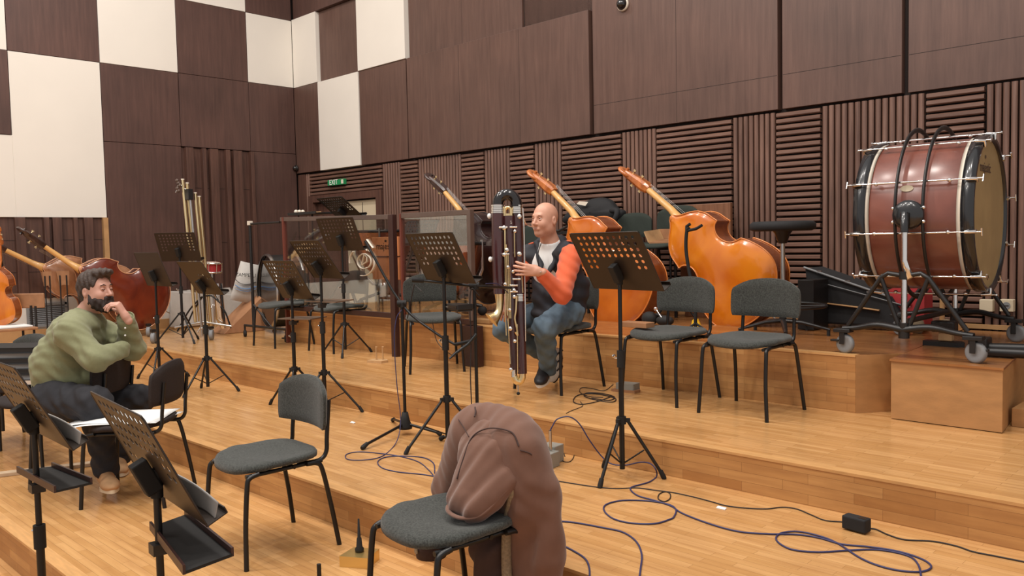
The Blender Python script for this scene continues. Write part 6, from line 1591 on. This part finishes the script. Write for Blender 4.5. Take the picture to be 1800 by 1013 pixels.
# hood hanging forwards on to the seat
hpz = [ell(G(.035, .185, .66), (.165, .050, .125), RC, .06), cap(G(-.03, .165, .66), G(.02, .07, .53), .060, .050, .06), cap(G(.05, .15, .66), G(.09, .05, .53), .075, .058, .06),
       cap(G(.12, .16, .66), G(.16, .08, .54), .062, .050, .06), cap(G(.01, .03, .498), G(.15, .02, .498), .028, .030, .05), cap(G(.15, .03, .50), G(.215, .14, .60), .030, .026, .04)]
def ridge2(X, Y, Z):
    c_, s_ = math.cos(COATR), math.sin(COATR); lx = (X-COATC.x)*c_+(Y-COATC.y)*s_; lz = Z-COATC.z
    return .0052*np.sin(64*(lx-.55*(lz-.6))+2*np.sin(9*lz))*np.clip((.80-lz)*6, .1, 1)+.0016*np.sin(120*lx-50*lz)
mb = MB(); blob_mb(mb, hpz, .006, field=ridge2); mb.build('hood', M['coat'], co_, True)
MB().tube(crom([G(-.005, .06, .505), G(-.0, .01, .492), G(.05, -.022, .484), G(.13, -.025, .484), G(.185, .02, .50), G(.215, .10, .57), G(.225, .15, .615)], 6), .009, 8, flat=.7).build('hood_hem', M['coat'], co_, True)
vd = lambda px, py: (K(px, py, 2.2), ray(px, py))
both = cp+hpz
def seam(pts, r, nm, mat, pr=None, fl=None):
    q = []
    for px, py in pts:
        o_, d_ = vd(px, py); q.append(land(pr or both, o_, d_, fl, .0005, 1.6))
    MB().tube(crom(q, 5), r, 6).build(nm, M[mat], co_, True)
seam([(803, 842), (815, 805), (826, 775), (840, 760), (862, 753), (888, 756), (903, 764), (912, 785)], .0028, 'hood_seam', 'coatdark')
seam([(806, 738), (815, 752), (824, 768)], .0022, 'shoulder_seam', 'coatdark'); seam([(914, 792), (928, 796), (935, 800)], .0022, 'shoulder_seam', 'coatdark')
seam([(835, 716), (836, 724), (834, 733)], .003, 'collar_loop', 'coatdark')
MB().tube(crom([G(.225, .155, .61), G(.205, .145, .54), G(.160, .155, .42), G(.150, .155, .25), G(.165, .155, .08), G(.18, .155, -.08)], 6), [.024]*6+[.022]*25, 10, flat=.7).build('fleece_edge', M['fleece'], co_, True)
# sleeves hanging under the seat
mb = MB(); blob_mb(mb, [cap(G(.03, .22, .50), G(.05, .18, .30), .085, .085, .04), cap(G(.05, .18, .30), G(.06, .16, .19), .088, .065, .03)], .007, field=ridge2); mb.build('sleeve', M['coatdark'], co_, True)
mb = MB(); A = Matrix(((1, 0, 0, 0), (0, 1, 0, 0), (0, 0, 1, 0), (0, 0, 0, 1)))
mb.lathe([(.055+.003*(k % 2), .19-.012*k) for k in range(14)], 22, cr_ @ Matrix.Translation((.06, .16, 0))); mb.build('ribbed_cuff', M['coatdark'], co_, True)
mb = MB(); blob_mb(mb, [cap(G(-.20, .16, .42), G(-.22, .12, .35), .05, .060, .03), cap(G(-.22, .12, .35), G(-.24, .10, .29), .058, .050, .03)], .006, field=ridge2); sl_ = mb.build('sleeve', M['fleece'], co_, True)
MB().lathe([(.050, 0), (.060, .0), (.064, .075), (.058, .078)], 20, cr_ @ Matrix.Translation((-.24, .09, .215))).build('sleeve_tab', M['coatdark'], sl_, True)
MB().cyl(.011, 0, .004, 14, aim(Vector(tuple(G(-.245, .025, .25))), cr_.to_3x3() @ Vector((0, -1, 0)))).build('button', M['fleece'], sl_, True)
MB().box((0, 0, 0), (.045, .002, .05), cr_ @ Matrix.Translation((.13, .13, .19)) @ Matrix.Rotation(.25, 4, 'Y')).build('care_label', M['paper'], co_, True)

# ================================================================ cables and small floor items
def cable(pts, lev, mat, label, r=.0038, name='cable', lift=None, closed=False, n=7):
    P_ = []
    for i, p in enumerate(pts):
        if p[0] == 'Y': q = atY(p[1], p[2], p[3])
        elif len(p) == 2: q = on(p[0], p[1], lev+r+.0005)
        else: q = K(*p)
        P_.append(q)
    mb = MB().tube(crom(P_, n, closed), r, 7, closed=closed)
    return tag(mb.build(name, M[mat]), label, 'cable')
def dp(px, py, lev): q = on(px, py, lev); return (q-CAM).dot(FV)
d7 = dp(972, 795, T1)
mxp = on(955, 822, T1)
mx = thing('audio_box', 'pair of small grey junction boxes at the foot of the step behind the coat', 'audio box', (mxp.x, mxp.y+.03, T1), .15)
MB().span(-.075, .055, -.05, .05, 0, .085).build('body', M['mid'], mx, bevel=.004)
MB().span(-.08, .02, .055, .15, 0, .10).build('rear_box', M['mid'], mx, bevel=.004)
mb = MB()
for x in (-.055, -.02, .015): mb.cyl(.009, .085, .097, 10, Matrix.Translation((x, -.02, 0)))
mb.build('knobs', M['black'], mx); MB().span(-.02, .035, -.053, -.0495, .052, .074).build('label_plate', M['hoopwhite'], mx); MB().span(-.07, -.03, -.0525, -.0495, .060, .078).build('switches', M['black'], mx)
pl = MB().tube([mxp+Vector((.012, .05, .09)), mxp+Vector((.012, .05, .155))], .0085, 10); pl.tube([mxp+Vector((.012, .05, .15)), mxp+Vector((.012, .05, .20))], .0095, 10)
tag(pl.build('audio_plug', M['steel']), 'upright chrome plug standing on the grey junction boxes', 'plug')
top = mxp+Vector((.012, .05, .20)); dt = (top-CAM).dot(FV)
cable([(*proj(top), dt), (972, 748, dt), (980, 737, dt), (1000, 733, dt), (1018, 745, dt), (1036, 774, dt), ('Y', 1057, 802, 3.64), ('Y', 1075, 816, 3.65), ('Y', 1100, 818, 3.67), ('Y', 1125, 813, 3.67), ('Y', 1142, 815, 3.66), ('Y', 1152, 824, 3.62), (1154, 838), (1140, 848), (1112, 856), (1109, 862), (1122, 872), (1150, 880), (1180, 890), (1200, 903), (1250, 922), (1300, 935), (1350, 939), (1400, 940), (1440, 946), (1480, 957), (1530, 962), (1580, 970), (1620, 983), (1637, 996), (1622, 1005), (1585, 1004), (1545, 995), (1510, 980), (1475, 957), (1445, 944), (1405, 935), (1375, 937), (1364, 946), (1372, 957), (1395, 967), (1440, 971), (1490, 968), (1545, 967), (1595, 977), (1614, 993), (1620, 1020)],
      T1, 'blue', 'long blue cable looping from the plug across the step to the lower right')
cable([(1185, 908), (1188, 896), (1175, 887), (1140, 881), (1095, 880), (1066, 887), (1062, 898), (1078, 912), (1110, 920), (1150, 921), (1178, 913)], T1, 'blue', 'blue cable loop lying right of the large music stand foot', closed=True)
cable([(975, 916), (1010, 919), (1060, 928), (1095, 936), (1118, 952), (1128, 975), (1126, 1000), (1122, 1030)], T1, 'blue', 'blue cable curving from behind the coat to the bottom edge')
cable([(978, 954), (1005, 967), (1028, 982), (1036, 1000), (1036, 1025)], T1, 'blue', 'short blue cable running beside the coat to the bottom edge')
cable([(975, 845), (1005, 850), (1045, 856), (1080, 859), (1120, 858), (1150, 862), (1175, 866), (1178, 876), (1168, 882), (1157, 877), (1160, 868), (1175, 865), (1215, 873), (1250, 882), (1275, 889), (1305, 893), (1345, 895), (1375, 892), (1400, 895), (1425, 905), (1450, 915), (1482, 918)], T1, 'cable', 'thin black lead running along the step to the power adapter', .0028)
cable([(1524, 929), (1540, 931), (1560, 940), (1590, 949), (1640, 952), (1680, 960), (1710, 970), (1750, 978), (1810, 990)], T1, 'cable', 'black lead leaving the power adapter towards the right edge', .0032)
q = on(1502, 936, T1); ad = thing('power_adapter', 'black power adapter brick on the step at the lower right', 'adapter', (q.x, q.y+.02, T1), -.12)
MB().box((0, 0, .034), (.105, .055, .058)).build('body', M['blackcase'], ad, bevel=.006); MB().box((.03, -.0, .0635), (.03, .03, .001)).build('label_plate', M['black'], ad)
cable([(952, 772, d7), (975, 790), (985, 800), (1002, 806), (1010, 795), (1005, 780), (995, 781), (988, 795), (990, 806), (998, 812), (1010, 803)], T1, 'cable', 'thin brown lead coiled beside the grey junction boxes', .0022) if False else None
tp_ = on(993, 800, T1+.01)
cable([(984, 806), (992, 812), (1003, 811), (1009, 800), (1004, 786), (996, 780), (990, 790), (993, 803)], T1, 'cable', 'thin dark lead coiled beside the grey junction boxes', .0024)
cable([(1075, 697), (1050, 706), (1022, 711), (1008, 706), (1014, 696), (1035, 692), (1062, 695), (1082, 701), (1076, 707), (1050, 704), (1028, 697), (1032, 691), (1058, 692), (1080, 698), (1070, 704), (1040, 700)], T2, 'cable', 'tangled black cable pile on the floor before the seated musician', .0035)
cable([(1078, 676), (1062, 687), (1040, 683), (1022, 682), (1020, 690), (1035, 697), (1060, 699)], T2, 'cable', 'thin black cable leading from the pile to the wedge pedal', .0025)
cable([(1020, 706), (1024, 714), (1005, 722), (995, 727)], T2, 'cable', 'thin lead dropping from the cable pile over the step edge', .0022)
m1h = m1.location
dA = (Vector((m1h.x, m1h.y, 1.2))-CAM).dot(FV)
cable([(706, 545, dA-.03), (697, 560, dA-.03), (693, 600, dA-.03), (698, 680, dA-.03), (704, 730, dA-.03), (702, 762, dA-.10), (692, 785), (670, 803), (640, 809), (612, 808), (608, 800), (625, 795), (655, 796), (700, 802), (735, 812), (755, 828), (764, 840)], T1, 'blue', 'dark blue cable hanging down the left microphone stand to the floor loops', .0030)
cable([(766, 838), (740, 834), (700, 830), (672, 823), (664, 812), (678, 804), (710, 802), (745, 805), (762, 815), (764, 832)], T1, 'blue', 'dark blue cable loop on the step left of the coat', .0032)
dB = (Vector((m2.location.x, m2.location.y, 1.3))-CAM).dot(FV)
cable([(842, 520, dB-.02), (829, 508, dB-.03), (826, 540, dB-.02), (828, 600, dB-.02), (827, 660, dB-.02), (829, 712, dB-.02)], T1, 'cable', 'black cable taped along the right microphone stand pole', .0035)
cable([(854, 499, dB+.05), (875, 500, dB+.2), (895, 517, dB+.35), (905, 528, dB+.5), (903, 515, dB+.5)], T1, 'blue', 'cable arching from the level boom to the bassoon microphone', .003)
cable([(760, 566, dB+.1), (768, 600, dB+.1), (785, 618, dB), (800, 628, dB-.06)], T1, 'cable', 'thin cable hanging below the chair by the clear screen', .0025)
for px, py, l in ((620, 744, 'small white paper scrap on the step left of the left microphone stand'), (1268, 895, 'small white paper scrap beside the thin black lead')):
    q = on(px, py, T1); mb = MB().box((0, 0, 0), (.045, .018, .004), Matrix.Translation((q.x, q.y, T1+.004)) @ Matrix.Rotation(.3, 4, 'X')); tag(mb.build('paper_scrap', M['paper']), l, 'paper')
